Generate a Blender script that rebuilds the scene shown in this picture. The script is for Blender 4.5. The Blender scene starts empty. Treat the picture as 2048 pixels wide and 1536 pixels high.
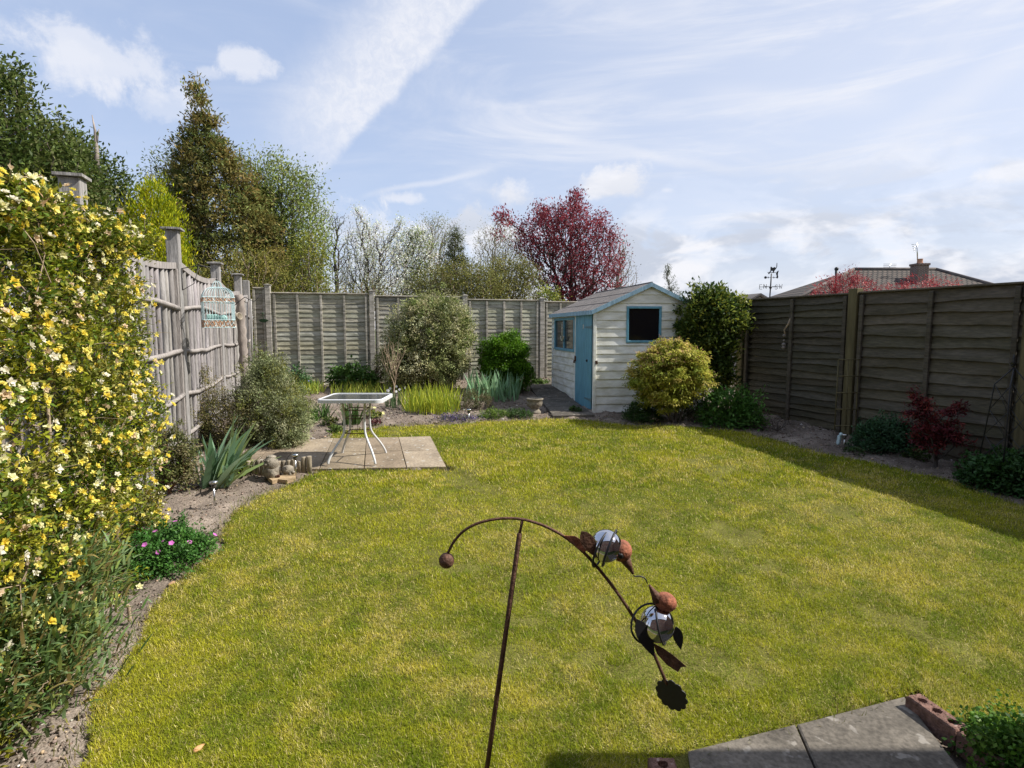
import bpy, math, random
import numpy as np
from mathutils import Vector, Matrix

scene = bpy.context.scene
COL = scene.collection
F, CX, CY = 1150.0, 1024.0, 768.0
EYE = 1.6
PITCH = math.atan(111.0 / F)
COSP, SINP = math.cos(PITCH), math.sin(PITCH)
SLOPE, Y0 = 0.055, 3.0


def zg(x, y):
    return SLOPE * np.clip(np.asarray(y, float) - Y0, 0, 11.0)


def ray(px, py):
    a = (px - CX) / F
    b = -(py - CY) / F
    return np.array([a, COSP + b * SINP, -SINP + b * COSP])


def at(px, py, Y):
    d = ray(px, py)
    t = Y / d[1]
    return np.array([d[0] * t, Y, EYE + d[2] * t])


def G(px, py, off=0.0):
    d = ray(px, py)
    k = -d[2] / d[1]
    Y = (EYE - off) / k
    if Y > Y0:
        Y = (EYE - off + SLOPE * Y0) / (k + SLOPE)
    return np.array([d[0] / d[1] * Y, Y, float(zg(0, Y)) + off])


def nrm(v):
    v = np.asarray(v, float)
    return v / (np.linalg.norm(v, axis=-1, keepdims=True) + 1e-9)


def vnoise(x, y, scale, seed=0):
    x = np.asarray(x, float) * scale + 1000.0
    y = np.asarray(y, float) * scale + 1000.0
    xi, yi = np.floor(x).astype(np.int64), np.floor(y).astype(np.int64)
    fx, fy = x - xi, y - yi
    fx, fy = fx * fx * (3 - 2 * fx), fy * fy * (3 - 2 * fy)

    def h(a, b):
        n = (a * 374761393 + b * 668265263 + seed * 974634777) & 0x7fffffff
        n = ((n ^ (n >> 13)) * 1274126177) & 0x7fffffff
        return ((n ^ (n >> 16)) & 0xffff) / 65535.0
    return (h(xi, yi) * (1 - fx) + h(xi + 1, yi) * fx) * (1 - fy) + (h(xi, yi + 1) * (1 - fx) + h(xi + 1, yi + 1) * fx) * fy


def inpoly(x, y, poly):
    x, y = np.asarray(x), np.asarray(y)
    ins = np.zeros(x.shape, bool)
    n = len(poly)
    for i in range(n):
        x1, y1 = poly[i][0], poly[i][1]
        x2, y2 = poly[(i + 1) % n][0], poly[(i + 1) % n][1]
        c = ((y1 > y) != (y2 > y)) & (x < (x2 - x1) * (y - y1) / (y2 - y1 + 1e-12) + x1)
        ins ^= c
    return ins


# ---------------------------------------------------------------- objects
WORLD = {}


def props(o, label=None, cat=None, group=None, kind=None):
    if label: o['label'] = label
    if cat: o['category'] = cat
    if group: o['group'] = group
    if kind: o['kind'] = kind
    return o


def thing(name, label, cat, loc, group=None, kind=None):
    o = bpy.data.objects.new(name, None)
    o.empty_display_size = 0.1
    COL.objects.link(o)
    o.location = Vector([float(c) for c in loc])
    WORLD[o.name] = np.array([float(c) for c in loc])
    return props(o, label, cat, group, kind)


def link(name, me, mat, parent=None, origin=None, **kw):
    """me holds world coordinates; the object's origin goes to the parent's base, or to `origin`."""
    if origin is not None:
        org = np.array(origin, float)
    elif parent is not None:
        org = WORLD[parent.name]
    else:
        org = np.zeros(3)
    n = len(me.vertices)
    if n:
        co = np.empty(n * 3)
        me.vertices.foreach_get('co', co)
        co = (co.reshape(-1, 3) - org).ravel()
        me.vertices.foreach_set('co', co)
    me.materials.clear()
    me.materials.append(mat)
    me.name = name
    o = bpy.data.objects.new(name, me)
    COL.objects.link(o)
    if parent is not None:
        o.parent = parent
        o.location = Vector((org - WORLD[parent.name]).tolist())
    else:
        o.location = Vector(org.tolist())
    WORLD[o.name] = org
    return props(o, **kw)


def npmesh(verts, quads=None, tris=None, col=None, smooth=False):
    me = bpy.data.meshes.new('m')
    verts = np.asarray(verts, float)
    nq = 0 if quads is None else len(quads)
    nt = 0 if tris is None else len(tris)
    me.vertices.add(len(verts))
    me.vertices.foreach_set('co', verts.ravel())
    nl = nq * 4 + nt * 3
    me.loops.add(nl)
    idx = []
    if nq: idx.append(np.asarray(quads).ravel())
    if nt: idx.append(np.asarray(tris).ravel())
    me.loops.foreach_set('vertex_index', np.concatenate(idx).astype(np.int32))
    me.polygons.add(nq + nt)
    st = np.concatenate([np.arange(nq) * 4, nq * 4 + np.arange(nt) * 3]).astype(np.int32)
    me.polygons.foreach_set('loop_start', st)
    if smooth:
        me.polygons.foreach_set('use_smooth', np.ones(nq + nt, bool))
    if col is not None:
        a = me.color_attributes.new('Col', 'FLOAT_COLOR', 'POINT')
        c = np.ones((len(verts), 4))
        c[:, :3] = col
        a.data.foreach_set('color', c.ravel())
    me.update(calc_edges=True)
    return me


class MB:
    """collects shapes in world coordinates"""

    def __init__(s):
        s.v, s.f, s.c, s.sm = [], [], [], []
        s.col = (1, 1, 1)

    def add(s, vs, fs, smooth=False):
        b = len(s.v)
        for v in vs:
            s.v.append(tuple(float(c) for c in v))
            s.c.append(s.col)
        for f in fs:
            s.f.append(tuple(b + i for i in f))
            s.sm.append(smooth)
        return s

    def box(s, c, size, M=None, rz=0.0):
        c = np.array(c, float)
        h = np.array(size, float) / 2
        pts = np.array([[x, y, z] for x in (-1, 1) for y in (-1, 1) for z in (-1, 1)]) * h
        if M is None:
            cr, sr = math.cos(rz), math.sin(rz)
            M = np.array([[cr, -sr, 0], [sr, cr, 0], [0, 0, 1]])
        pts = pts @ np.array(M).T + c
        return s.add(pts, [(0, 1, 3, 2), (4, 6, 7, 5), (0, 4, 5, 1), (2, 3, 7, 6), (0, 2, 6, 4), (1, 5, 7, 3)])

    def bbox(s, c, size, bev=0.004, M=None, rz=0.0):
        """box with chamfered vertical & top edges"""
        import bmesh
        bm = bmesh.new()
        bmesh.ops.create_cube(bm, size=1)
        bmesh.ops.scale(bm, vec=size, verts=bm.verts)
        bmesh.ops.bevel(bm, geom=bm.edges[:], offset=min(bev, min(size) * .45), segments=1, affect='EDGES')
        if M is None:
            cr, sr = math.cos(rz), math.sin(rz)
            M = np.array([[cr, -sr, 0], [sr, cr, 0], [0, 0, 1]])
        bm.verts.index_update()
        pts = np.array([v.co[:] for v in bm.verts]) @ np.array(M).T + np.array(c, float)
        fs = [tuple(v.index for v in f.verts) for f in bm.faces]
        bm.free()
        return s.add(pts, fs)

    def tube(s, pts, r, n=8, caps=True, smooth=True, flat=None):
        pts = [np.array(p, float) for p in pts]
        m = len(pts)
        rs = [r] * m if np.isscalar(r) else list(r)
        vs, fs = [], []
        up = np.array([0, 0, 1.0])
        prev = None
        for i, p in enumerate(pts):
            t = nrm(pts[min(i + 1, m - 1)] - pts[max(i - 1, 0)])
            if prev is None:
                a = np.cross(t, up)
                if np.linalg.norm(a) < .05: a = np.cross(t, [0, 1, 0])
            else:
                a = prev - t * np.dot(prev, t)
            a = nrm(a)
            prev = a
            b = np.cross(t, a)
            for k in range(n):
                an = 2 * math.pi * k / n
                vs.append(p + (a * math.cos(an) + b * math.sin(an) * (flat or 1)) * rs[i])
        for i in range(m - 1):
            for k in range(n):
                k2 = (k + 1) % n
                fs.append((i * n + k, i * n + k2, (i + 1) * n + k2, (i + 1) * n + k))
        s.add(vs, fs, smooth)
        if caps:
            b = len(s.v) - len(vs)
            s.f.append(tuple(b + k for k in range(n))[::-1]); s.sm.append(False)
            s.f.append(tuple(b + (m - 1) * n + k for k in range(n))); s.sm.append(False)
        return s

    def lathe(s, c, prof, n=20, M=None, smooth=True):
        c = np.array(c, float)
        M = np.eye(3) if M is None else np.array(M)
        vs, fs = [], []
        for r, z in prof:
            for k in range(n):
                a = 2 * math.pi * k / n
                vs.append(M @ np.array([r * math.cos(a), r * math.sin(a), z]) + c)
        for i in range(len(prof) - 1):
            for k in range(n):
                k2 = (k + 1) % n
                fs.append((i * n + k, i * n + k2, (i + 1) * n + k2, (i + 1) * n + k))
        fs.append(tuple(range(n))[::-1])
        fs.append(tuple((len(prof) - 1) * n + k for k in range(n)))
        return s.add(vs, fs, smooth)

    def sphere(s, c, r, n=16, m=10, M=None, sc=(1, 1, 1), noise=0.0, rng=None):
        c = np.array(c, float)
        M = np.eye(3) if M is None else np.array(M)
        vs = [(0, 0, -1)]
        for i in range(1, m):
            ph = math.pi * i / m - math.pi / 2
            for k in range(n):
                a = 2 * math.pi * k / n
                vs.append((math.cos(ph) * math.cos(a), math.cos(ph) * math.sin(a), math.sin(ph)))
        vs.append((0, 0, 1))
        vs = np.array(vs)
        if noise and rng is not None:
            vs = vs * (1 + noise * rng.normal(size=(len(vs), 1)))
        vs = (vs * r * np.array(sc)) @ M.T + c
        fs = []
        for k in range(n):
            fs.append((0, 1 + (k + 1) % n, 1 + k))
            fs.append((len(vs) - 1, 1 + (m - 2) * n + k, 1 + (m - 2) * n + (k + 1) % n))
        for i in range(m - 2):
            for k in range(n):
                k2 = (k + 1) % n
                fs.append((1 + i * n + k, 1 + i * n + k2, 1 + (i + 1) * n + k2, 1 + (i + 1) * n + k))
        return s.add(vs, fs, True)

    def prism(s, pts, th, n):
        """flat outline pts (3-D, planar) extruded by th along unit n"""
        n = np.array(n, float)
        m = len(pts)
        vs = [np.array(p) - n * th / 2 for p in pts] + [np.array(p) + n * th / 2 for p in pts]
        fs = [tuple(range(m))[::-1], tuple(range(m, 2 * m))]
        for i in range(m):
            j = (i + 1) % m
            fs.append((i, j, m + j, m + i))
        return s.add(vs, fs)

    def mesh(s):
        me = bpy.data.meshes.new('m')
        me.from_pydata(s.v, [], s.f)
        me.polygons.foreach_set('use_smooth', s.sm)
        if True:
            a = me.color_attributes.new('Col', 'FLOAT_COLOR', 'POINT')
            c = np.ones((len(s.v), 4)); c[:, :3] = s.c
            a.data.foreach_set('color', c.ravel())
        me.update()
        import bmesh
        bm = bmesh.new(); bm.from_mesh(me)
        bmesh.ops.recalc_face_normals(bm, faces=bm.faces[:])
        bm.to_mesh(me); bm.free()
        return me

    def build(s, name, mat, parent=None, origin=None, **kw):
        return link(name, s.mesh(), mat, parent, origin, **kw)


def rotm(axis, ang):
    return np.array(Matrix.Rotation(ang, 3, Vector([float(a) for a in axis])))


def frame(d, up=(0, 0, 1)):
    """3x3 whose Z column is d"""
    d = nrm(d)
    a = np.cross(up, d)
    if np.linalg.norm(a) < 1e-3: a = np.cross((0, 1, 0), d)
    a = nrm(a)
    return np.stack([a, np.cross(d, a), d], axis=1)


# ---------------------------------------------------------------- materials
def mat(name, base, rough=.7, noise=None, amount=.25, col=False, bump=0.0, bscale=None, metal=0.0, spec=.4,
        stretch=(1, 1, 1), dark=None, transl=0.0, fine=None, spots=None, objcoord=True):
    m = bpy.data.materials.new(name)
    m.use_nodes = True
    nt = m.node_tree
    N, L = nt.nodes, nt.links
    b = N['Principled BSDF']
    out = N['Material Output']
    b.inputs['Roughness'].default_value = rough
    b.inputs['Metallic'].default_value = metal
    b.inputs['Specular IOR Level'].default_value = spec
    cur = None
    if col:
        a = N.new('ShaderNodeAttribute'); a.attribute_name = 'Col'
        mx = N.new('ShaderNodeMix'); mx.data_type = 'RGBA'; mx.blend_type = 'MULTIPLY'
        mx.inputs['Factor'].default_value = 1
        mx.inputs['A'].default_value = (*base, 1)
        L.new(a.outputs['Color'], mx.inputs['B'])
        cur = mx.outputs['Result']
    tc = N.new('ShaderNodeTexCoord')
    mp = N.new('ShaderNodeMapping')
    L.new(tc.outputs['Object'], mp.inputs['Vector'])
    mp.inputs['Scale'].default_value = stretch

    def nz(scale, detail=5, dist=0.0):
        n = N.new('ShaderNodeTexNoise')
        n.inputs['Scale'].default_value = scale
        n.inputs['Detail'].default_value = detail
        n.inputs['Distortion'].default_value = dist
        L.new(mp.outputs['Vector'], n.inputs['Vector'])
        return n.outputs['Fac']

    def mul(cur, fac, lo, hi, clo=.3, chi=.7, tint=None):
        r = N.new('ShaderNodeMapRange')
        r.inputs['From Min'].default_value = clo; r.inputs['From Max'].default_value = chi
        L.new(fac, r.inputs['Value'])
        mx = N.new('ShaderNodeMix'); mx.data_type = 'RGBA'; mx.blend_type = 'MIX'
        L.new(r.outputs['Result'], mx.inputs['Factor'])
        t = tint or (1, 1, 1)
        mx.inputs['A'].default_value = (lo * t[0], lo * t[1], lo * t[2], 1)
        mx.inputs['B'].default_value = (hi, hi, hi, 1)
        m2 = N.new('ShaderNodeMix'); m2.data_type = 'RGBA'; m2.blend_type = 'MULTIPLY'
        m2.inputs['Factor'].default_value = 1
        if cur is None: m2.inputs['A'].default_value = (*base, 1)
        else: L.new(cur, m2.inputs['A'])
        L.new(mx.outputs['Result'], m2.inputs['B'])
        return m2.outputs['Result']
    if noise:
        cur = mul(cur, nz(noise), 1 - amount, 1 + amount, tint=dark)
    if fine:
        cur = mul(cur, nz(fine[0], 3), 1 - fine[1], 1 + fine[1])
    if spots:   # (scale, threshold, colour)
        f = nz(spots[0], 3)
        r = N.new('ShaderNodeMapRange')
        r.inputs['From Min'].default_value = spots[1]; r.inputs['From Max'].default_value = spots[1] + .05
        L.new(f, r.inputs['Value'])
        mx = N.new('ShaderNodeMix'); mx.data_type = 'RGBA'
        L.new(r.outputs['Result'], mx.inputs['Factor'])
        if cur is None: mx.inputs['A'].default_value = (*base, 1)
        else: L.new(cur, mx.inputs['A'])
        mx.inputs['B'].default_value = (*spots[2], 1)
        cur = mx.outputs['Result']
    if cur is None:
        b.inputs['Base Color'].default_value = (*base, 1)
    else:
        L.new(cur, b.inputs['Base Color'])
    if bump:
        bp = N.new('ShaderNodeBump')
        bp.inputs['Strength'].default_value = min(1.0, bump)
        bp.inputs['Distance'].default_value = .01
        L.new(nz(bscale or (noise or 20) * 3, 6), bp.inputs['Height'])
        L.new(bp.outputs['Normal'], b.inputs['Normal'])
    if transl:
        tr = N.new('ShaderNodeBsdfTranslucent')
        if cur is None: tr.inputs['Color'].default_value = (*base, 1)
        else: L.new(cur, tr.inputs['Color'])
        ms = N.new('ShaderNodeMixShader'); ms.inputs['Fac'].default_value = transl
        L.new(b.outputs['BSDF'], ms.inputs[1]); L.new(tr.outputs['BSDF'], ms.inputs[2])
        L.new(ms.outputs['Shader'], out.inputs['Surface'])
    return m


def stretchz(s): return (1, 1, s)


MT = {}
MT['leaf'] = mat('leaf', (1, 1, 1), .5, col=True, transl=.32, spec=.22)
MT['leaf_matt'] = mat('leaf_matt', (1, 1, 1), .8, col=True, transl=.3, spec=.15)
MT['petal'] = mat('petal', (1, 1, 1), .6, col=True, transl=.35, spec=.2)
MT['grass'] = mat('grass', (1, 1, 1), .65, col=True, transl=.35, spec=.12)
MT['bark'] = mat('bark', (.13, .105, .085), .9, noise=14, amount=.35, bump=.6, stretch=(1, 1, .3))
MT['bark_dark'] = mat('bark_dark', (.07, .058, .05), .9, noise=14, amount=.35, bump=.6)
MT['bark_pale'] = mat('bark_pale', (.27, .23, .2), .85, noise=18, amount=.3, bump=.5, stretch=(1, 1, .4))
MT['twig_tan'] = mat('twig_tan', (.33, .25, .17), .85, noise=18, amount=.3)
MT['soil'] = mat('soil', (1, 1, 1), .95, noise=7, amount=.22, col=True, bump=1.0, bscale=70, fine=(90, .35), spec=.15)
MT['stone_bits'] = mat('stone_bits', (1, 1, 1), .9, col=True, bump=.4, bscale=60, spec=.2)
MT['lawn_soil'] = mat('lawn_soil', (.13, .125, .03), .95, noise=5, amount=.3, bump=.8, bscale=80, fine=(130, .4), spec=.1)
MT['slab'] = mat('slab', (.26, .212, .155), .9, noise=3.2, amount=.3, col=True, bump=.35, bscale=60, fine=(45, .22),
                 spots=(15, .64, (.42, .4, .35)), spec=.2)
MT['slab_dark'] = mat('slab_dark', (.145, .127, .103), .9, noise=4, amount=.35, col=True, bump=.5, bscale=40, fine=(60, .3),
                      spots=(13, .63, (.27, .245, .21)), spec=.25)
MT['grey_wood'] = mat('grey_wood', (.30, .285, .272), .9, noise=6, amount=.3, col=True, bump=.5, bscale=30,
                      stretch=(6, 6, .7), fine=(30, .2), spec=.15)
MT['lap_wood'] = mat('lap_wood', (.35, .325, .29), .9, noise=3.5, amount=.42, col=True, bump=.5, bscale=20,
                     stretch=(1, 1, 7), fine=(22, .25), spec=.15, dark=(.93, .95, .85), spots=(3.1, .68, (.25, .24, .2)))
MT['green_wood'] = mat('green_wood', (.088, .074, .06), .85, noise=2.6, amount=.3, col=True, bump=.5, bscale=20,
                       stretch=(.6, .6, 3), fine=(18, .22), spec=.25, dark=(1, 1, .8))  # base colour darkened so the wood carries part of the fence's shade
MT['post_wood'] = mat('post_wood', (.12, .1, .05), .85, noise=5, amount=.3, col=True, bump=.4, stretch=(5, 5, .6), spec=.2)
MT['white_paint'] = mat('white_paint', (.76, .77, .74), .55, noise=4, amount=.12, bump=.15, bscale=30, stretch=(1, 1, 3),
                        dark=(1, .97, .85), fine=(40, .04), spec=.35)
MT['blue_paint'] = mat('blue_paint', (.13, .32, .42), .55, noise=8, amount=.16, bump=.15, stretch=(3, 3, .6), spec=.35)
MT['felt'] = mat('felt', (.2, .18, .165), .95, noise=5, amount=.2, bump=.8, bscale=150, fine=(60, .15), spec=.15)
MT['glass_dark'] = mat('glass_dark', (.008, .008, .009), .08, spec=.2)
MT['iron'] = mat('iron', (.02, .02, .022), .5, spec=.4)
MT['rust_dark'] = mat('rust_dark', (.11, .055, .035), .7, noise=60, amount=.4, bump=.4, bscale=150, metal=.3)
MT['rust'] = mat('rust', (.28, .1, .055), .8, noise=40, amount=.5, bump=.5, bscale=120, metal=.15, fine=(150, .25))
MT['mirror'] = mat('mirror', (.6, .6, .62), .04, metal=1.0)
MT['steel'] = mat('steel', (.6, .6, .6), .25, metal=1.0)
MT['white_metal'] = mat('white_metal', (.62, .63, .64), .35, noise=20, amount=.06, spec=.5)
MT['cage'] = mat('cage', (.5, .64, .65), .5, noise=40, amount=.2, spec=.4)
MT['cage_rust'] = mat('cage_rust', (.42, .22, .11), .7, noise=50, amount=.5, spec=.3, spots=(40, .55, (.75, .78, .76)))
MT['teal'] = mat('teal', (.3, .5, .46), .6, noise=12, amount=.15)
MT['statue'] = mat('statue', (.25, .22, .175), .95, noise=25, amount=.4, bump=.8, bscale=90, spec=.15)
MT['brick'] = mat('brick', (.2, .115, .09), .9, noise=12, amount=.35, bump=.7, bscale=80, fine=(60, .25), spec=.2, spots=(22, .66, (.45, .33, .28)))
MT['black_hole'] = mat('hole', (.01, .008, .007), .9)
MT['log'] = mat('log', (.3, .26, .2), .9, noise=20, amount=.3, col=True, bump=.5, stretch=(1, 1, .4))
MT['terracotta'] = mat('terracotta', (.4, .2, .12), .8, noise=20, amount=.2)


def tiles_mat():
    m = mat('roof_tiles', (.19, .16, .145), .9, noise=6, amount=.3, bump=.3)
    nt = m.node_tree; N, L = nt.nodes, nt.links
    b = N['Principled BSDF']
    tc = N.new('ShaderNodeTexCoord')
    w = N.new('ShaderNodeTexBrick')
    w.inputs['Scale'].default_value = 1.0
    w.inputs['Brick Width'].default_value = .33; w.inputs['Row Height'].default_value = .3
    w.inputs['Mortar Size'].default_value = .06
    w.inputs['Color1'].default_value = (.13, .1, .08, 1); w.inputs['Color2'].default_value = (.09, .072, .06, 1)
    w.inputs['Mortar'].default_value = (.02, .018, .016, 1)
    mp = N.new('ShaderNodeMapping')
    mp.inputs['Rotation'].default_value = (math.radians(-90), 0, 0)
    L.new(tc.outputs['Object'], mp.inputs['Vector'])
    sx = N.new('ShaderNodeSeparateXYZ'); L.new(tc.outputs['Object'], sx.inputs[0])
    ad = N.new('ShaderNodeMath'); ad.operation = 'MULTIPLY_ADD'; ad.inputs[1].default_value = .0; L.new(sx.outputs['Y'], ad.inputs[0]); L.new(sx.outputs['X'], ad.inputs[2])
    mz = N.new('ShaderNodeMath'); mz.operation = 'MULTIPLY'; mz.inputs[1].default_value = 2.0; L.new(sx.outputs['Z'], mz.inputs[0])
    cb = N.new('ShaderNodeCombineXYZ'); L.new(ad.outputs[0], cb.inputs[0]); L.new(mz.outputs[0], cb.inputs[1])
    L.new(cb.outputs[0], w.inputs['Vector'])
    L.new(w.outputs['Color'], b.inputs['Base Color'])
    return m


def brick_mat(c1=(.3, .12, .08), c2=(.22, .09, .06), s=1.0):
    m = mat('brickwork', c1, .9)
    nt = m.node_tree; N, L = nt.nodes, nt.links
    b = N['Principled BSDF']
    tc = N.new('ShaderNodeTexCoord')
    sx = N.new('ShaderNodeSeparateXYZ'); L.new(tc.outputs['Object'], sx.inputs[0])
    ad = N.new('ShaderNodeMath'); L.new(sx.outputs['X'], ad.inputs[0]); L.new(sx.outputs['Y'], ad.inputs[1])
    cb = N.new('ShaderNodeCombineXYZ'); L.new(ad.outputs[0], cb.inputs[0]); L.new(sx.outputs['Z'], cb.inputs[1])
    w = N.new('ShaderNodeTexBrick')
    w.inputs['Scale'].default_value = s
    w.inputs['Brick Width'].default_value = .225; w.inputs['Row Height'].default_value = .075
    w.inputs['Mortar Size'].default_value = .01
    w.inputs['Color1'].default_value = (*c1, 1); w.inputs['Color2'].default_value = (*c2, 1)
    w.inputs['Mortar'].default_value = (.35, .32, .28, 1)
    L.new(cb.outputs[0], w.inputs['Vector'])
    L.new(w.outputs['Color'], b.inputs['Base Color'])
    return m


MT['tiles'] = tiles_mat()
MT['brickwork'] = brick_mat()
MT['blue_faded'] = mat('blue_faded', (.27, .42, .52), .6, noise=9, amount=.25, bump=.15, stretch=(3, 3, .6), fine=(30, .1))
MT['chimney_brick'] = brick_mat((.13, .06, .045), (.1, .05, .04))


def glass_top():
    m = bpy.data.materials.new('smoked_glass'); m.use_nodes = True
    N, L = m.node_tree.nodes, m.node_tree.links
    b = N['Principled BSDF']
    b.inputs['Base Color'].default_value = (.05, .055, .055, 1)
    b.inputs['Roughness'].default_value = .12
    b.inputs['Specular IOR Level'].default_value = .6
    return m


MT['smoked'] = glass_top()


# ---------------------------------------------------------------- foliage
def leafmesh(P, D, N, L, W, C, fold=.25, mid=.45):
    P, D, N, C = map(np.asarray, (P, D, N, C))
    n = len(P)
    L = np.broadcast_to(L, n)[:, None]; W = np.broadcast_to(W, n)[:, None]
    S = nrm(np.cross(D, N))
    N2 = nrm(np.cross(S, D))
    m = P + D * L * mid + N2 * fold * W
    V = np.stack([P, m + S * W / 2, P + D * L, m - S * W / 2], axis=1).reshape(-1, 3)
    Q = np.arange(n * 4).reshape(-1, 4)
    return V, Q, np.repeat(C, 4, axis=0)


def rnd_unit(rng, n):
    return nrm(rng.normal(size=(n, 3)))


def pickcol(rng, cols, n, jit=.18):
    cols = np.array(cols)
    i = rng.integers(0, len(cols), n)
    return cols[i] * (1 + rng.uniform(-jit, jit, (n, 1))) * (1 + rng.uniform(-.06, .06, (n, 3)))


def lobe_targets(rng, lobes, n, shell=.5, zmin=None):
    lobes = np.array(lobes, float)
    w = (lobes[:, 3] * lobes[:, 4] * lobes[:, 5]) ** .75
    li = rng.choice(len(lobes), n, p=w / w.sum())
    u = rnd_unit(rng, n)
    rad = (1 - shell * rng.random(n) ** 1.5)[:, None]
    shoot = np.where(rng.random(n) < .1, rng.uniform(1.03, 1.2, n), 1.0)[:, None]
    rad = rad * shoot
    lump = 1 + .2 * np.sin(u[:, :1] * 5.1 + li[:, None]) * np.sin(u[:, 1:2] * 4.3 + 1) + .1 * np.sin(u[:, 2:3] * 7 + li[:, None] * 2)
    P = lobes[li, :3] + u * lobes[li, 3:] * rad * lump
    if zmin is not None:
        k = P[:, 2] < zmin
        P[k, 2] = np.minimum(zmin + (zmin - P[k, 2]), P[:, 2].max())
        u[k, 2] = np.abs(u[k, 2])
    return P, u


def prof_targets(rng, rows, Y, n, ryf=.8, shell=.6, seed=0, ymin=None):
    """rows: (py, xl, xr) outline of the crown at depth Y"""
    R = []
    for py, xl, xr in rows:
        a, b = at(xl, py, Y), at(xr, py, Y)
        R.append((a[2], (a[0] + b[0]) / 2, (b[0] - a[0]) / 2))
    R = np.array(sorted(R))
    z = np.linspace(R[0, 0], R[-1, 0], 200)
    r = np.interp(z, R[:, 0], R[:, 2]); c = np.interp(z, R[:, 0], R[:, 1])
    w = r + .05
    i = rng.choice(200, n, p=w / w.sum())
    th = rng.uniform(0, 2 * math.pi, n)
    rho = 1 - shell * rng.random(n) ** 1.4
    lump = .85 + .3 * vnoise(th * 1.5 + seed, z[i] * 1.1, 1.0, seed)
    rr = r[i] * rho * lump
    ry = rr * ryf
    P = np.stack([c[i] + rr * np.cos(th), Y + ry * np.sin(th), z[i] + rng.normal(size=n) * .05], axis=1)
    u = nrm(np.stack([np.cos(th), np.sin(th), np.full(n, .35)], axis=1))
    if ymin is not None: P[:, 1] = np.maximum(P[:, 1], ymin)
    return P, u


def leaves_on(rng, T, U, per, cr, L, W, cols, out=.7, up=.2, droop=0.0, jit=.2, fold=.25, crz=None, cluster_jit=.25, mid=.45):
    n = len(T) * per
    ti = np.repeat(np.arange(len(T)), per)
    off = np.clip(rng.normal(size=(n, 3)), -1.7, 1.7) * cr * rng.uniform(.45, 1.4, len(T))[ti][:, None]
    if crz is not None: off[:, 2] *= crz
    P = T[ti] + off
    D = nrm(U[ti] * out + rnd_unit(rng, n) + np.array([0, 0, up - droop]))
    Nn = nrm(rnd_unit(rng, n) * .7 + np.array([0, 0, 1.0]) + U[ti] * .4)
    c = pickcol(rng, cols, len(T), cluster_jit)[ti] * (1 + rng.uniform(-jit, jit, (n, 1)))
    LL = L * rng.uniform(.65, 1.25, n)
    return leafmesh(P, D, Nn, LL, W * rng.uniform(.7, 1.2, n), c, fold, mid)


def joinV(parts):
    V, Q, C = [], [], []
    b = 0
    for v, q, c in parts:
        V.append(v); Q.append(q + b); C.append(c); b += len(v)
    return np.concatenate(V), np.concatenate(Q), np.concatenate(C)


def edges_geo(Pa, Pb, Ra, Rb, n=5):
    D = nrm(Pb - Pa)
    ref = np.where(np.abs(D[:, 2:3]) > .9, np.array([[1.0, 0, 0]]), np.array([[0, 0, 1.0]]))
    A = nrm(np.cross(D, ref)); B = np.cross(D, A)
    an = np.arange(n) * 2 * math.pi / n
    ring = A[:, None, :] * np.cos(an)[None, :, None] + B[:, None, :] * np.sin(an)[None, :, None]
    Va = Pa[:, None, :] + ring * Ra[:, None, None]
    Vb = Pb[:, None, :] + ring * Rb[:, None, None]
    V = np.concatenate([Va, Vb], axis=1).reshape(-1, 3)
    m = len(Pa)
    k = np.arange(n); k2 = (k + 1) % n
    q = np.stack([k, k2, n + k2, n + k], axis=1)
    Q = (np.arange(m) * 2 * n)[:, None, None] + q[None]
    return V, Q.reshape(-1, 4)


def skeleton(rng, starts, T, rtip=.004, expo=.45, seg=3, wig=.12, sag=0.0, rmax=None, n=5, upw=1.2, bal=.62):
    """branches from the trunk nodes (list of polylines) out to the targets; greedy nearest lower node"""
    nodes, par = [], []
    for pl in starts:
        for i, p in enumerate(pl):
            nodes.append(np.array(p, float)); par.append(-1 if i == 0 else len(nodes) - 2)
    base = nodes[0]
    order = np.argsort(np.linalg.norm(T - base, axis=1))
    PL = np.zeros(len(nodes) + len(T) * seg + 2)
    for i in range(1, len(nodes)):
        if par[i] >= 0: PL[i] = PL[par[i]] + np.linalg.norm(nodes[i] - nodes[par[i]])
    cap = len(nodes) + len(T) * seg + 2
    A = np.zeros((cap, 3)); A[:len(nodes)] = nodes
    par = par + [0] * (cap - len(par))
    m = len(nodes)
    for t in T[order]:
        d = t - A[:m]
        dist = np.linalg.norm(d, axis=1)
        cost = dist + upw * np.maximum(0, -d[:, 2]) + bal * PL[:m]
        j = int(np.argmin(cost))
        p0 = A[j].copy()
        prev = j
        for k in range(1, seg + 1):
            f = k / seg
            q = p0 + (t - p0) * f
            if k < seg:
                q = q + rng.normal(size=3) * wig * dist[j] * .5
                q[2] += sag * dist[j] * f * (1 - f)
            A[m] = q; PL[m] = PL[prev] + np.linalg.norm(q - A[prev]); par[m] = prev; prev = m; m += 1
    cnt = np.ones(m)
    for i in range(m - 1, -1, -1):
        if par[i] >= 0 and i >= 1: cnt[par[i]] += cnt[i] * .34 if False else cnt[i]
    cnt = cnt / seg
    R = rtip * np.maximum(cnt, .4) ** expo
    if rmax: R = np.minimum(R, rmax)
    idx = np.array([i for i in range(m) if par[i] >= 0])
    pi = np.array([par[i] for i in idx])
    V, Q = edges_geo(A[pi], A[idx], np.minimum(R[pi], R[idx] * 1.5), R[idx] * .92, n)
    return V, Q, A[:m]


LEAFN = {}


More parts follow.
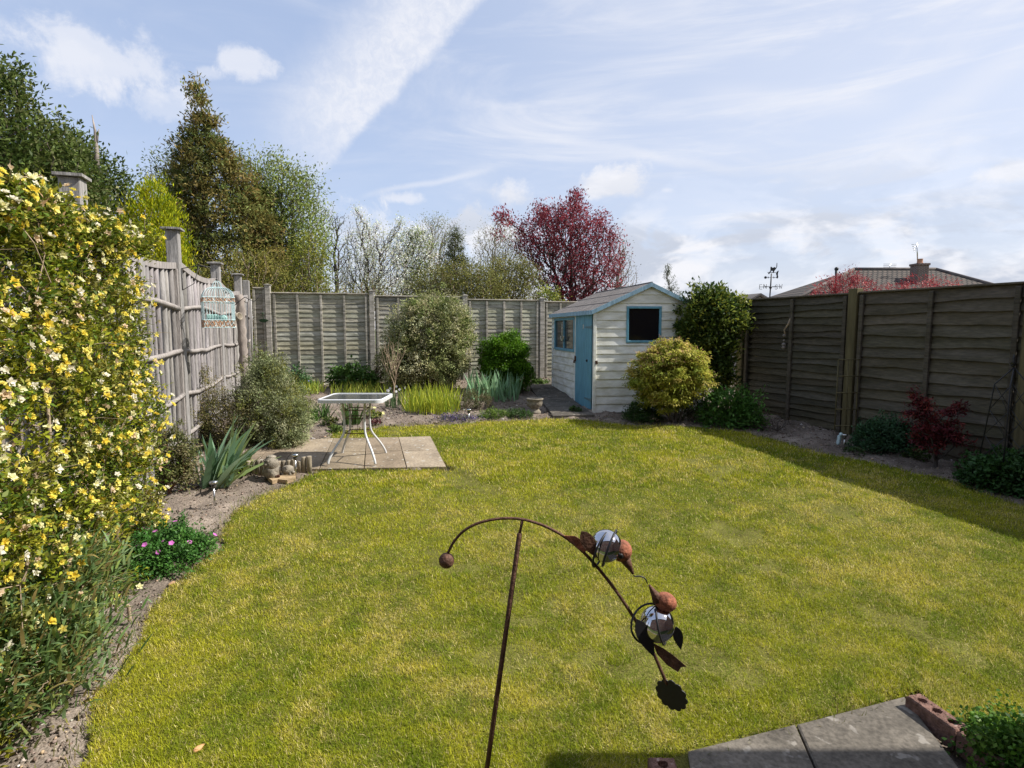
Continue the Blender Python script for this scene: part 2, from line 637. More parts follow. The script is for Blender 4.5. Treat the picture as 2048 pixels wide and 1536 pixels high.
def plant(name, label, cat, base, T, U, leaf=None, stem=None, group=None, fol='foliage', stm='stem'):
    """leaf: dict(per,cr,L,W,cols,mat,...)  stem: dict(starts,rtip,mat,...)"""
    t = thing(name, label, cat, base, group)
    rng = np.random.default_rng(sum(map(ord, label)))
    if stem is not None:
        s = dict(stem); mt = s.pop('mat', MT['bark']); sub = s.pop('sub', None)
        TT = T if sub is None else T[rng.choice(len(T), min(sub, len(T)), replace=False)]
        V, Q, _ = skeleton(rng, s.pop('starts', [[base, np.array(base) + [0, 0, .05]]]), TT, **s)
        link(stm, npmesh(V, Q, smooth=True), mt, t)
    if leaf is not None:
        l = dict(leaf); mt = l.pop('mat', MT['leaf'])
        V, Q, C = leaves_on(rng, T, U, **l)
        link(fol, npmesh(V, Q, col=C), mt, t)
    return t


def blades(rng, centers, dirs, lens, widths, cols, bend=.5, seg=4, lean=.2, tipw=.05, face=None):
    """strap leaves: centre, horizontal dir, length"""
    n = len(centers)
    centers = np.asarray(centers); dirs = nrm(np.asarray(dirs))
    lens = np.broadcast_to(lens, n); widths = np.broadcast_to(widths, n)
    bend = np.broadcast_to(bend, n)
    lean = np.broadcast_to(lean, n)
    V = np.zeros((n, seg + 1, 2, 3))
    side = np.cross(dirs, [0, 0, 1.0]) if face is None else face
    side = nrm(side)
    p = centers.copy()
    for k in range(seg + 1):
        f = k / seg
        w = widths * (1 - f ** 3) * .5 * (0.8 + .6 * f * (1 - f) * 2) + widths * tipw * .5
        V[:, k, 0] = p + side * w[:, None]
        V[:, k, 1] = p - side * w[:, None]
        ang = lean + bend * f ** 1.5
        st = np.sin(ang)[:, None] * dirs + np.cos(ang)[:, None] * np.array([0, 0, 1.0])
        p = p + st * (lens / seg)[:, None]
    V = V.reshape(-1, 3)
    base = (np.arange(n) * (seg + 1) * 2)[:, None, None]
    k = np.arange(seg)
    q = np.stack([k * 2, k * 2 + 1, k * 2 + 3, k * 2 + 2], axis=1)
    Q = (base + q[None]).reshape(-1, 4)
    C = np.repeat(cols, (seg + 1) * 2, axis=0)
    return V, Q, C


def blade_clump(name, label, cat, c, n, L, W, spread, cols, rng, bend=.5, lean=(.0, .5), group=None, extra=None, fan=None, rx=None, partname='leaf_blades', seg=4):
    t = thing(name, label, cat, c, group)
    th = rng.uniform(0, 2 * math.pi, n) if fan is None else rng.normal(fan[0], fan[1], n)
    r = spread * np.sqrt(rng.random(n))
    ph = rng.uniform(0, 2 * math.pi, n)
    P = np.stack([c[0] + r * np.cos(ph) * (rx or 1), c[1] + r * np.sin(ph), np.full(n, c[2] - .01)], axis=1)
    P[:, 2] = zg(P[:, 0], P[:, 1]) - .01 if fan is None else c[2] - .01
    D = np.stack([np.cos(th), np.sin(th), np.zeros(n)], axis=1)
    fc = nrm(np.cross(D, [0, 0, 1.0]) + rng.normal(size=(n, 3)) * .7 * np.array([1, 1, 0]))
    V, Q, C = blades(rng, P, D, L * rng.uniform(.6, 1.1, n), W * rng.uniform(.7, 1.15, n), pickcol(rng, cols, n),
                     bend=bend * rng.uniform(.1, 1.6, n), lean=rng.uniform(*lean, n), face=fc, seg=seg)
    link(partname, npmesh(V, Q, col=C), MT['leaf'], t)
    return t
# ================================================================ camera, light, sky
cam = bpy.data.cameras.new('camera')
cam.sensor_width = 36.0
cam.lens = 36.0 * F / 2048.0
cam.clip_start = .05; cam.clip_end = 3000
co = bpy.data.objects.new('camera', cam)
COL.objects.link(co)
co.location = (0, 0, EYE)
co.rotation_euler = (math.pi / 2 - PITCH, 0, 0)
scene.camera = co

SUN = nrm(np.array([1.0, 0.0, 1.0]))
sd = bpy.data.lights.new('sun', 'SUN')
sd.energy = 4.6; sd.angle = math.radians(.55); sd.color = (1, .955, .88)
so = bpy.data.objects.new('sun', sd)
COL.objects.link(so)
so.rotation_euler = Vector(SUN.tolist()).to_track_quat('Z', 'Y').to_euler()
so.location = (8, -3, 10)


def build_sky():
    w = bpy.data.worlds.new('World'); scene.world = w
    w.use_nodes = True
    nt = w.node_tree; N, L = nt.nodes, nt.links
    w.cycles.sampling_method = 'MANUAL'; w.cycles.sample_map_resolution = 256
    bg = N['Background']; bg.inputs['Strength'].default_value = .1
    sky = N.new('ShaderNodeTexSky'); sky.sky_type = 'NISHITA'; sky.sun_disc = False
    sky.sun_elevation = math.asin(SUN[2]); sky.sun_rotation = math.atan2(SUN[0], SUN[1])
    sky.altitude = 50; sky.air_density = 1.0; sky.dust_density = .6; sky.ozone_density = 1.6
    tc = N.new('ShaderNodeTexCoord')
    D = tc.outputs['Generated']

    def math_(op, a, b=None, c=None):
        n = N.new('ShaderNodeMath'); n.operation = op
        for i, x in enumerate((a, b, c)):
            if x is None: continue
            if isinstance(x, (int, float)): n.inputs[i].default_value = x
            else: L.new(x, n.inputs[i])
        return n.outputs[0]

    def dot(v):
        n = N.new('ShaderNodeVectorMath'); n.operation = 'DOT_PRODUCT'
        L.new(D, n.inputs[0]); n.inputs[1].default_value = tuple(float(c) for c in v)
        return n.outputs['Value']

    def rng_(x, a, b, c=0.0, d=1.0):
        n = N.new('ShaderNodeMapRange'); n.interpolation_type = 'SMOOTHSTEP'
        for i, v in zip((1, 2, 3, 4), (a, b, c, d)): n.inputs[i].default_value = v
        L.new(x, n.inputs[0])
        return n.outputs[0]

    def noise(scale, detail=6, dist=0.0, stretch=None, rot=None, rough=.55, off=(0, 0, 0)):
        n = N.new('ShaderNodeTexNoise'); n.inputs['Scale'].default_value = scale
        n.inputs['Detail'].default_value = detail; n.inputs['Distortion'].default_value = dist
        n.inputs['Roughness'].default_value = rough
        mp = N.new('ShaderNodeMapping'); L.new(D, mp.inputs[0])
        if stretch: mp.inputs['Scale'].default_value = stretch
        if rot: mp.inputs['Rotation'].default_value = rot
        mp.inputs['Location'].default_value = off
        L.new(mp.outputs[0], n.inputs['Vector'])
        return n.outputs['Fac']

    def pr(px, py): return nrm(ray(px, py))
    up = dot((0, 0, 1))
    masks = []
    n_fine = noise(26, 8, .3, rough=.62)
    n_mid = noise(7, 7, .5)
    # cirrus veil: thin streaks all over, thicker towards the right
    e_r = dot((1, 0, 0))
    cir = noise(2.6, 9, 1.3, stretch=(1, .9, 4.2), rot=(.1, .45, .2), rough=.6)
    cir2 = noise(1.1, 4, .6, off=(3, 1, 2))
    veil = math_('MULTIPLY', rng_(cir, .42, .85), rng_(cir2, .3, .66))
    cir3 = noise(3.4, 10, .9, stretch=(.7, .8, 6.5), rot=(-.35, .25, .5), rough=.62, off=(1, 5, 2))
    veil = math_('ADD', veil, math_('MULTIPLY', math_('MULTIPLY', rng_(cir3, .45, .75), rng_(e_r, -.1, .4)), .7))
    veil = math_('ADD', math_('MULTIPLY', veil, .62), math_('MULTIPLY', rng_(e_r, -.35, .55), .38))
    masks.append(veil)
    # wide old contrail with a sharp right edge and a soft mottled left one
    n1 = nrm(np.cross(pr(640, 360), pr(965, 0)))
    if np.dot(n1, pr(300, 200)) < 0: n1 = -n1
    lat = dot(n1)
    lat = math_('ADD', lat, math_('MULTIPLY', math_('SUBTRACT', n_fine, .5), .03))
    along = dot(nrm(pr(640, 360) - pr(965, 0)))
    a0, a1 = float(np.dot(nrm(pr(640, 360) - pr(965, 0)), pr(640, 375))), 0
    band = math_('MULTIPLY', rng_(lat, -.006, .012), rng_(lat, .15, .05))
    ripple = noise(60, 4, .4, stretch=(1, 1, 1.0), rough=.7)
    mott = math_('MULTIPLY_ADD', rng_(ripple, .3, .7), .3, .6)
    band = math_('MULTIPLY', math_('MULTIPLY', band, mott), rng_(along, a0 + .06, a0 - .12))
    masks.append(math_('MULTIPLY', band, .9))
    # second faint arc streaks
    for (A, B, wd, st) in (((1000, 255), (1500, 350), .012, .35), ((760, 385), (960, 345), .008, .4), ((1820, 260), (2048, 110), .03, .25), ((1420, 190), (1760, 205), .03, .25)):
        nn = nrm(np.cross(pr(*A), pr(*B)))
        la = math_('ABSOLUTE', math_('ADD', dot(nn), math_('MULTIPLY', math_('SUBTRACT', n_mid, .5), .03)))
        mid = nrm(pr(*A) + pr(*B))
        hw = float(np.dot(pr(*A), mid))
        al = rng_(dot(mid), hw * .995, 1 - (1 - hw) * .3)
        masks.append(math_('MULTIPLY', math_('MULTIPLY', rng_(la, wd, 0.0), al), st))

    def puff(px, py, wx, wy, st=1.0, rag=.5):
        c = pr(px, py)
        e1 = nrm(np.cross(c, (0, 0, 1))); e2 = nrm(np.cross(e1, c))
        u = math_('DIVIDE', dot(e1), wx / F); v = math_('DIVIDE', dot(e2), wy / F)
        r = math_('SQRT', math_('ADD', math_('MULTIPLY', u, u), math_('MULTIPLY', v, v)))
        r = math_('ADD', r, math_('MULTIPLY', math_('SUBTRACT', puffn, .5), rag * 6.5))
        m = math_('MULTIPLY', rng_(r, 1.0, .2), st)
        return math_('MULTIPLY', m, rng_(dot(c), .3, .5))
    puffn = noise(13, 10, .25, rough=.66, off=(.3, .2, .9))
    for p in ((215, 118, 125, 52, .62), (120, 104, 60, 20, .3), (330, 205, 90, 30, .35, .7), (487, 122, 52, 26, .65), (410, 145, 30, 13, .4),
              (1020, 382, 48, 30, .85), (1240, 368, 82, 36, .95), (1215, 352, 40, 22, .6), (805, 398, 50, 13, .6), (1335, 380, 20, 8, .4), (2030, 345, 60, 18, .8), (1550, 362, 40, 9, .3),
              (740, 470, 130, 60, .6, .8), (960, 470, 90, 55, .9, .6)):
        masks.append(puff(*p))
    # cumulus bank low on the right
    bankn = noise(5.5, 8, .35, stretch=(1, 1, 2.6), rough=.55, off=(.4, 0, .3))
    bank = math_('MULTIPLY', rng_(bankn, .47, .56), rng_(up, .22, .13))
    bank = math_('MULTIPLY', bank, rng_(e_r, .02, .2))
    masks.append(bank)
    low = rng_(up, .16, .0)
    masks.append(math_('MULTIPLY', low, .35))
    tot = None
    for m in masks:
        inv = math_('SUBTRACT', 1.0, math_('MINIMUM', m, 1.0))
        tot = inv if tot is None else math_('MULTIPLY', tot, inv)
    cov = math_('SUBTRACT', 1.0, tot)
    # cloud tone: bright tops, grey undersides
    shade = noise(9, 6, .3, stretch=(1, 1, 2.2), off=(.1, .4, .75))
    sh = math_('MULTIPLY', rng_(shade, .42, .6), rng_(up, .3, .12))
    cm = N.new('ShaderNodeMix'); cm.data_type = 'RGBA'
    L.new(sh, cm.inputs['Factor'])
    cm.inputs['A'].default_value = (6.2, 6.25, 6.6, 1)
    cm.inputs['B'].default_value = (4.0, 4.35, 5.1, 1)
    mx = N.new('ShaderNodeMix'); mx.data_type = 'RGBA'
    L.new(cov, mx.inputs['Factor'])
    tint = N.new('ShaderNodeMix'); tint.data_type = 'RGBA'; tint.blend_type = 'MULTIPLY'; tint.inputs['Factor'].default_value = 1
    L.new(sky.outputs[0], tint.inputs['A']); tint.inputs['B'].default_value = (2.5, 1.95, 1.65, 1)
    flat = N.new('ShaderNodeMix'); flat.data_type = 'RGBA'; flat.inputs['Factor'].default_value = .72
    L.new(tint.outputs['Result'], flat.inputs['A']); flat.inputs['B'].default_value = (2.75, 3.5, 5.1, 1)
    L.new(flat.outputs['Result'], mx.inputs['A']); L.new(cm.outputs['Result'], mx.inputs['B'])
    L.new(mx.outputs['Result'], bg.inputs['Color'])


build_sky()
vs = scene.view_settings
vs.view_transform = 'Standard'; vs.look = 'None'; vs.gamma = 1; vs.exposure = .58

# ================================================================ ground
LAWN_PX = [(125, 1570), (145, 1500), (180, 1430), (205, 1370), (245, 1310), (305, 1225), (372, 1160), (420, 1110), (446, 1060), (474, 1020), (515, 990),
           (590, 968), (634, 944), (760, 942), (893, 938), (878, 908), (861, 877), (760, 880), (655, 882), (668, 868), (760, 853), (900, 848), (1000, 843),
           (1090, 838), (1150, 840), (1240, 848), (1330, 852), (1420, 858), (1500, 868), (1640, 905), (1760, 930), (1883, 960), (1960, 985), (2060, 1018), (2150, 1062), (2500, 1200)]
LAWN = [tuple(G(*p)[:2]) for p in LAWN_PX] + [(3.2, .3), (-1.4, .3)]
EXCL_PX = [(1300, 1540), (1390, 1505), (1805, 1400), (1835, 1382), (1960, 1500), (2060, 1640), (1700, 1900), (1300, 1640)]
NEARP = [tuple(G(*p)[:2]) for p in EXCL_PX]


def lawn_h(x, y):
    return zg(x, y) + .004 + (vnoise(x, y, 1.2, 9) - .5) * .02


def lawn_mask(x, y):
    dx = (vnoise(x, y, 3, 5) - .5) * .10 + (vnoise(x, y, 11, 6) - .5) * .05
    dy = (vnoise(x, y, 3, 7) - .5) * .10 + (vnoise(x, y, 11, 8) - .5) * .05
    # keep patio side straight
    return inpoly(x + dx, y + dy, LAWN) & ~inpoly(x, y, NEARP)


PATIO_PX = [(470, 944), (893, 938), (861, 877), (545, 886)]
PATIO = [tuple(G(*p)[:2]) for p in PATIO_PX]


def soil_bump(x, y):
    b = (vnoise(x, y, 9, 1) - .5) * .05 + (vnoise(x, y, 26, 2) - .5) * .022 + (vnoise(x, y, 2, 3) - .5) * .05
    return b


xs = np.concatenate([[-900, -300, -120, -60, -30, -18, -12], np.arange(-8, 8.01, .05), [10, 14, 20, 32, 60, 120, 300, 900]])
ys = np.concatenate([[-900, -300, -60, -20, -8, -3, -1], np.arange(0, 14.01, .05), [15, 17, 20, 26, 40, 70, 120, 300, 900]])
X, Yg = np.meshgrid(xs, ys)
inside = (X > -7) & (X < 7.5) & (Yg > .1) & (Yg < 13.5)
lm = inpoly(X, Yg, LAWN) | inpoly(X, Yg, PATIO) | inpoly(X, Yg, NEARP)
Z = zg(X, Yg) + np.where(inside & ~lm, soil_bump(X, Yg), 0) - np.where(lm, .05, 0)
V = np.stack([X, Yg, Z], axis=-1).reshape(-1, 3)
nx, ny = len(xs), len(ys)
i = np.arange(nx - 1)[None, :] + (np.arange(ny - 1) * nx)[:, None]
Q = np.stack([i, i + 1, i + nx + 1, i + nx], axis=-1).reshape(-1, 4)
cA, cB, cG = np.array([.26, .215, .175]), np.array([.135, .105, .082]), np.array([.07, .09, .03])
t = np.clip(vnoise(X, Yg, 1.7, 11) * .5 + vnoise(X, Yg, 5.0, 12) * .8 - .15, 0, 1)[..., None]
C = cA * t + cB * (1 - t)
C = np.where(inside[..., None], C, cG).reshape(-1, 3)
link('ground', npmesh(V, Q, col=C, smooth=True), MT['soil'], kind='structure')

# lawn sheet
st = .04
gx, gy = np.meshgrid(np.arange(-3.4, 5.8, st), np.arange(.3, 9.4, st))
m = lawn_mask(gx, gy) | inpoly(gx, gy, NEARP[:3] + NEARP[-1:]) | inpoly(gx, gy, PATIO)
V = np.stack([gx, gy, lawn_h(gx, gy)], axis=-1).reshape(-1, 3)
nx = gx.shape[1]; ny = gx.shape[0]
i = np.arange(nx - 1)[None, :] + (np.arange(ny - 1) * nx)[:, None]
keep = (m[:-1, :-1] & m[1:, 1:] & m[:-1, 1:] & m[1:, :-1])
Q = np.stack([i, i + 1, i + nx + 1, i + nx], axis=-1)[keep]
link('lawn', npmesh(V, Q, smooth=True), MT['lawn_soil'], kind='structure')

# grass blades: shorter and sparser with distance
rg = np.random.default_rng(3)


def lawn_points(n, ylo, yhi, power):
    u = rg.random(n)
    if power == 0: y = ylo + (yhi - ylo) * u
    else: y = ylo * (yhi / ylo) ** u       # density ~ 1/y^2 over a fan
    x = rg.uniform(-1, 1, n) * (y * .93 + .3)
    k = lawn_mask(x, y)
    return x[k], y[k]


x, y = lawn_points(1250000, 1.75, 9.2, 1)
n = len(x)
patch = vnoise(x, y, 1.3, 21) * .25 + vnoise(x, y, 4.7, 22) * .35 + vnoise(x, y, 14, 23) * .4
straw = vnoise(x, y, 2.0, 31) * .35 + vnoise(x, y, 7.0, 32) * .35 + vnoise(x, y, 19, 33) * .3
g1, g2, g3, g4 = np.array([.145, .195, .012]), np.array([.33, .325, .02]), np.array([.58, .46, .09]), np.array([.62, .52, .25])
pp = np.clip((patch - .3) / .4 + rg.normal(size=n) * .22, 0, 1)[:, None]
C = g1 * (1 - pp) + g2 * pp
yl = np.clip((straw - .48) / .26 + rg.normal(size=n) * .3, 0, 1)[:, None]
C = C * (1 - yl * .6) + g3 * yl * .6
dry = (rg.random(n) < .07 + .22 * np.clip(yl[:, 0], 0, 1))[:, None]
C = np.where(dry, g4 * rg.uniform(.6, 1.1, (n, 1)), C)
C = C * rg.uniform(.7, 1.7, (n, 1)) * np.array([1.03, 1.05, .97])
# a few moss-brown worn patches
worn = vnoise(x, y, 1.9, 41) * .6 + vnoise(x, y, 8, 42) * .4
keep = ~((worn > .74) & (rg.random(n) < .75))
x, y, C = x[keep], y[keep], C[keep]; n = len(x)
th = rg.uniform(0, 2 * math.pi, n) + vnoise(x, y, 4, 51) * 3
D = np.stack([np.cos(th), np.sin(th), np.zeros(n)], axis=1)
Lb = rg.uniform(.008, .024, n) * np.where(rg.random(n) < .03, 2.0, 1.0) * (.75 + .6 * vnoise(x, y, 6, 61)) * (1 + .05 * y)
P = np.stack([x, y, lawn_h(x, y) - .001], axis=1)
near = y < 5.2
parts = []
Wb = .0017 * np.maximum(1.0, y / 2.6)
V1, Q1, C1 = blades(rg, P[near], D[near], Lb[near], Wb[near], C[near], bend=rg.uniform(.2, 1.4, near.sum()), lean=rg.uniform(.1, 1.5, near.sum()), seg=2)
far = ~near
S = nrm(np.cross(D[far], [0, 0, 1])) * Wb[far][:, None]
tip = P[far] + (D[far] * .55 + np.array([0, 0, .85])) * Lb[far][:, None]
V2 = np.stack([P[far] - S, P[far] + S, tip], axis=1).reshape(-1, 3)
T2 = np.arange(len(V2)).reshape(-1, 3) + len(V1)
link('lawn_grass', npmesh(np.concatenate([V1, V2]), Q1, T2, col=np.concatenate([C1, np.repeat(C[far], 3, axis=0)])), MT['grass'],
     kind='stuff', label='short mown grass with dry straw patches covering the lawn', cat='grass')

# ragged longer tufts along lawn edges
ex, ey = [], []
for a, b in list(zip(LAWN[:-3], LAWN[1:-2])) + [(NEARP[0], NEARP[1]), (NEARP[1], NEARP[2]), (NEARP[2], NEARP[3])]:
    ln = math.hypot(b[0] - a[0], b[1] - a[1]); k = int(ln * 260)
    f = rg.random(k); ex.append(a[0] + (b[0] - a[0]) * f + rg.normal(size=k) * .035); ey.append(a[1] + (b[1] - a[1]) * f + rg.normal(size=k) * .035)
ex, ey = np.concatenate(ex), np.concatenate(ey)
k = ~inpoly(ex, ey, [(p[0], p[1]) for p in PATIO]); ex, ey = ex[k], ey[k]
n = len(ex); th = rg.uniform(0, 6.28, n)
V1, Q1, C1 = blades(rg, np.stack([ex, ey, zg(ex, ey)], 1), np.stack([np.cos(th), np.sin(th), 0 * th], 1), rg.uniform(.025, .06, n), .0035, pickcol(rg, [(.1, .14, .02), (.2, .21, .04), (.33, .27, .1)], n),
                    bend=rg.uniform(.3, 1.4, n), lean=rg.uniform(.1, .9, n), seg=2)
link('edge_grass', npmesh(V1, Q1, col=C1), MT['grass'], kind='stuff', label='ragged longer grass along the rim of the lawn', cat='grass')

# soil crumbs, flints and pebbles
rs = np.random.default_rng(8)


def rocks(x, y, size, cols, flat=.6, seed=1):
    r = np.random.default_rng(seed)
    n = len(x)
    o = np.array([[1, 0, 0], [-1, 0, 0], [0, 1, 0], [0, -1, 0], [0, 0, 1], [0, 0, -1]], float)
    V = o[None] * (1 + r.uniform(-.35, .35, (n, 6, 3))) * size[:, None, None] * np.array([1, .8, flat])
    V += r.uniform(-.25, .25, (n, 6, 3)) * size[:, None, None]
    a = r.uniform(0, 6.28, n); ca, sa = np.cos(a)[:, None], np.sin(a)[:, None]
    V = np.stack([V[..., 0] * ca - V[..., 1] * sa, V[..., 0] * sa + V[..., 1] * ca, V[..., 2]], axis=-1)
    V[..., 0] += x[:, None]; V[..., 1] += y[:, None]; V[..., 2] += (zg(x, y) + soil_bump(x, y) + size * .15)[:, None]
    T = np.array([[0, 2, 4], [2, 1, 4], [1, 3, 4], [3, 0, 4], [2, 0, 5], [1, 2, 5], [3, 1, 5], [0, 3, 5]])
    T = (np.arange(n) * 6)[:, None, None] + T[None]
    return npmesh(V.reshape(-1, 3), None, T.reshape(-1, 3), col=np.repeat(cols, 6, axis=0))


n = 95000
y = 1.9 * (12.5 / 1.9) ** rs.random(n); x = rs.uniform(-1, 1, n) * (y * .92 + .2)
k = ~inpoly(x, y, LAWN) & ~inpoly(x, y, PATIO) & ~inpoly(x, y, NEARP) & (x > -1.7 - .32 * y) & (x < 7.7 - .416 * y)
x, y = x[k], y[k]; n = len(x)
size = (.0035 + .010 * rs.random(n) ** 4) * np.maximum(1, y / 3.5)
c = pickcol(rs, [(.22, .175, .135), (.16, .125, .095), (.27, .22, .175)], n, .25)
pale = rs.random(n) < .035
c[pale] = pickcol(rs, [(.5, .46, .4), (.42, .3, .2), (.6, .57, .52)], pale.sum(), .2)
link('soil_crumbs', rocks(x, y, size, c, seed=4), MT['stone_bits'], kind='stuff', label='crumbly soil and small flints on the flower beds', cat='soil')


# paving
def slab(mb, corners, inset=.006, top=.022, th=.06):
    c = np.array(corners, float)[:, :2]
    m = c.mean(0)
    v = c + nrm(m - c) * inset * 1.4
    vs = [(p[0], p[1], zg(p[0], p[1]) + top) for p in v] + [(p[0], p[1], zg(p[0], p[1]) + top - th) for p in v]
    v2 = c + nrm(m - c) * (inset * 1.4 + .008)
    vs2 = [(p[0], p[1], zg(p[0], p[1]) + top + .004) for p in v2]
    mb.add(vs + vs2, [(8, 9, 10, 11), (0, 1, 9, 8), (1, 2, 10, 9), (2, 3, 11, 10), (3, 0, 8, 11), (0, 4, 5, 1), (1, 5, 6, 2), (2, 6, 7, 3), (3, 7, 4, 0), (7, 6, 5, 4)])


def lerp(a, b, f): return np.array(a) * (1 - f) + np.array(b) * f


pm = MB()
bot = [(470, 944), (505, 943.5), (560, 943), (638, 942.5), (728, 941), (813, 939.5), (893, 938)]
top = [(500, 888), (545, 886), (600, 884), (667, 880), (733, 879), (797, 878), (861, 876)]
rj = random.Random(4)
for k in range(6):
    a, b, c_, d = [np.array(G(*p)) for p in (bot[k], bot[k + 1], top[k + 1], top[k])]
    t_ = rj.uniform(.85, 1.12)
    pm.col = (t_, t_ * rj.uniform(.96, 1), t_ * rj.uniform(.9, 1)); slab(pm, [a, b, lerp(b, c_, .5), lerp(a, d, .5)], inset=.005)
    slab(pm, [lerp(a, d, .503), lerp(b, c_, .503), c_, d], inset=.003)
pm.build('patio', MT['slab'], kind='structure')

pm = MB()
P0, P1, P2 = G(1372, 1512), G(1590, 1455 + 3), G(1808, 1402)
dn = G(1990, 1640) - G(1808, 1402); dn = nrm(dn[:2])
W2 = .62
pts = [P0[:2], P1[:2], P2[:2]]
P_1 = P0[:2] - (P1[:2] - P0[:2]) * .9
for r in range(3):
    for a, b in ((P0[:2], P1[:2]), (P1[:2], P2[:2])):
        t_ = rj.uniform(.85, 1.1); pm.col = (t_, t_, t_)
        slab(pm, [a + dn * W2 * r, b + dn * W2 * r, b + dn * W2 * (r + 1), a + dn * W2 * (r + 1)], inset=.005)
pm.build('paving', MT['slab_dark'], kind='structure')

pm = MB()
pth = [((1056, 765), (1098, 762)), ((1062, 782), (1120, 778)), ((1076, 800), (1140, 797)), ((1092, 818), (1164, 815)), ((1104, 836), (1192, 834))]
for k in range(4):
    a, b = G(*pth[k][0]), G(*pth[k][1]); d, c_ = G(*pth[k + 1][0]), G(*pth[k + 1][1])
    t_ = rj.uniform(.6, .8); pm.col = (t_, t_, t_)
    slab(pm, [d, c_, b, a], inset=.012, top=.03)
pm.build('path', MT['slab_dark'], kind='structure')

# ================================================================ fences
rf = np.random.default_rng(12)


def wavy_board(mb, A, B, zt, zb, nrm2, out, th, wav, seed, segs=14):
    """one lapped horizontal board from A to B (xy), top zt, bottom zb"""
    A, B = np.array(A[:2]), np.array(B[:2])
    vs, fs = [], []
    for i in range(segs + 1):
        f = i / segs
        p = A + (B - A) * f
        w = wav * (math.sin(f * 5 + seed * 1.7) * .5 + math.sin(f * 13 + seed * 3.1) * .25 + rf.normal() * .12)
        for (o, z) in ((.002, zt), (out, zb + w), (out - th, zb + w), (-.004, zt)):
            q = p + nrm2 * o
            vs.append((q[0], q[1], z))
    for i in range(segs):
        b, c = i * 4, i * 4 + 4
        for k in range(4):
            k2 = (k + 1) % 4
            fs.append((b + k, c + k, c + k2, b + k2))
    fs += [(0, 1, 2, 3), tuple(segs * 4 + k for k in (3, 2, 1, 0))]
    mb.add(vs, fs)


def lap_panel(A, B, zb, zt, nb, battens, bw, parent, mt, n2, wav=.008, label=None, out=.017):
    A, B = np.array(A[:2], float), np.array(B[:2], float)
    u = nrm(B - A)
    mb = MB()
    hh = (zt - zb) / nb
    tone = rf.uniform(.82, 1.12); gr = rf.uniform(.96, 1.0)
    for i in range(nb):
        z0 = zt - i * hh
        t_ = rf.uniform(.78, 1.15)
        t_ *= tone; mb.col = (t_ * rf.uniform(.95, 1.03) * gr, t_, t_ * rf.uniform(.86, 1.0) * gr)
        wavy_board(mb, A, B, z0 + .012, z0 - hh - .004, n2, out, .007, wav, i + zb * 10 + A[0])
    ang = math.atan2(u[1], u[0])
    mb.col = (.8, .8, .8); cb_ = (A + B) / 2 - n2 * .011
    mb.box((cb_[0], cb_[1], (zb + zt) / 2), (np.linalg.norm(B - A) - .01, .008, zt - zb), rz=ang)  # added backing sheet, stops sunlight leaking between the lapped boards
    p = mb.build('panel', mt, parent, origin=(A[0], A[1], zb), label=label)
    for f in battens:
        q = A + (B - A) * f + n2 * (out + .013)
        mb = MB(); t_ = rf.uniform(.8, 1.1); mb.col = (t_, t_, t_ * .97)
        mb.bbox((q[0], q[1], (zb + zt) / 2 - .005), (bw, .034, zt - zb - .03), .004, rz=ang)
        mb.build('batten', mt, p)
    mb = MB(); mb.col = (1.25, 1.22, 1.15)
    q = (A + B) / 2 + n2 * .016
    mb.bbox((q[0], q[1], zt + .012), (np.linalg.norm(B - A) - .004, .075, .022), .004, rz=ang)
    mb.build('capping', mt, p)
    return p


def post(x, y, zb, zt, w, parent, mt, rz=0, cap=None, d=None, capz=.0):
    mb = MB(); t_ = rf.uniform(.9, 1.1); mb.col = (t_, t_, t_)
    mb.bbox((x, y, (zb + zt) / 2), (w, d or w, zt - zb), .006, rz=rz)
    o = mb.build('post', mt, parent, origin=(x, y, zb))
    if cap:
        mb = MB(); mb.col = (t_ * .95, t_ * .95, t_ * .95)
        cw = w * cap
        c, s = math.cos(rz), math.sin(rz)
        R = np.array([[c, -s, 0], [s, c, 0], [0, 0, 1]])
        pts = [np.array(p) for p in ((-cw, -cw, 0), (cw, -cw, 0), (cw, cw, 0), (-cw, cw, 0), (-cw, -cw, .018), (cw, -cw, .018), (cw, cw, .018), (-cw, cw, .018), (0, 0, .034))]
        pts = [R @ (p * [.5, .5, 1]) + np.array([x, y, zt + .001]) for p in pts]
        mb.add(pts, [(3, 2, 1, 0), (0, 1, 5, 4), (1, 2, 6, 5), (2, 3, 7, 6), (3, 0, 4, 7), (4, 5, 8), (5, 6, 8), (6, 7, 8), (7, 4, 8)])
        mb.build('post_cap', mt, o)
    return o


# ---- back fence
def bx(px, Y): return np.array([(px - CX) / F * Y, Y])   # ground plan position of a picture column


BFL = np.array([-5.35, 11.25]); BFR = np.array([2.3, 12.95])
bu = nrm(BFR - BFL); bn = np.array([bu[1], -bu[0]])


def back_at(px):
    """point of the back fence line seen in picture column px"""
    k = (px - CX) / F
    t = (k * BFL[1] - BFL[0]) / (bu[0] - k * bu[1])
    return BFL + bu * t


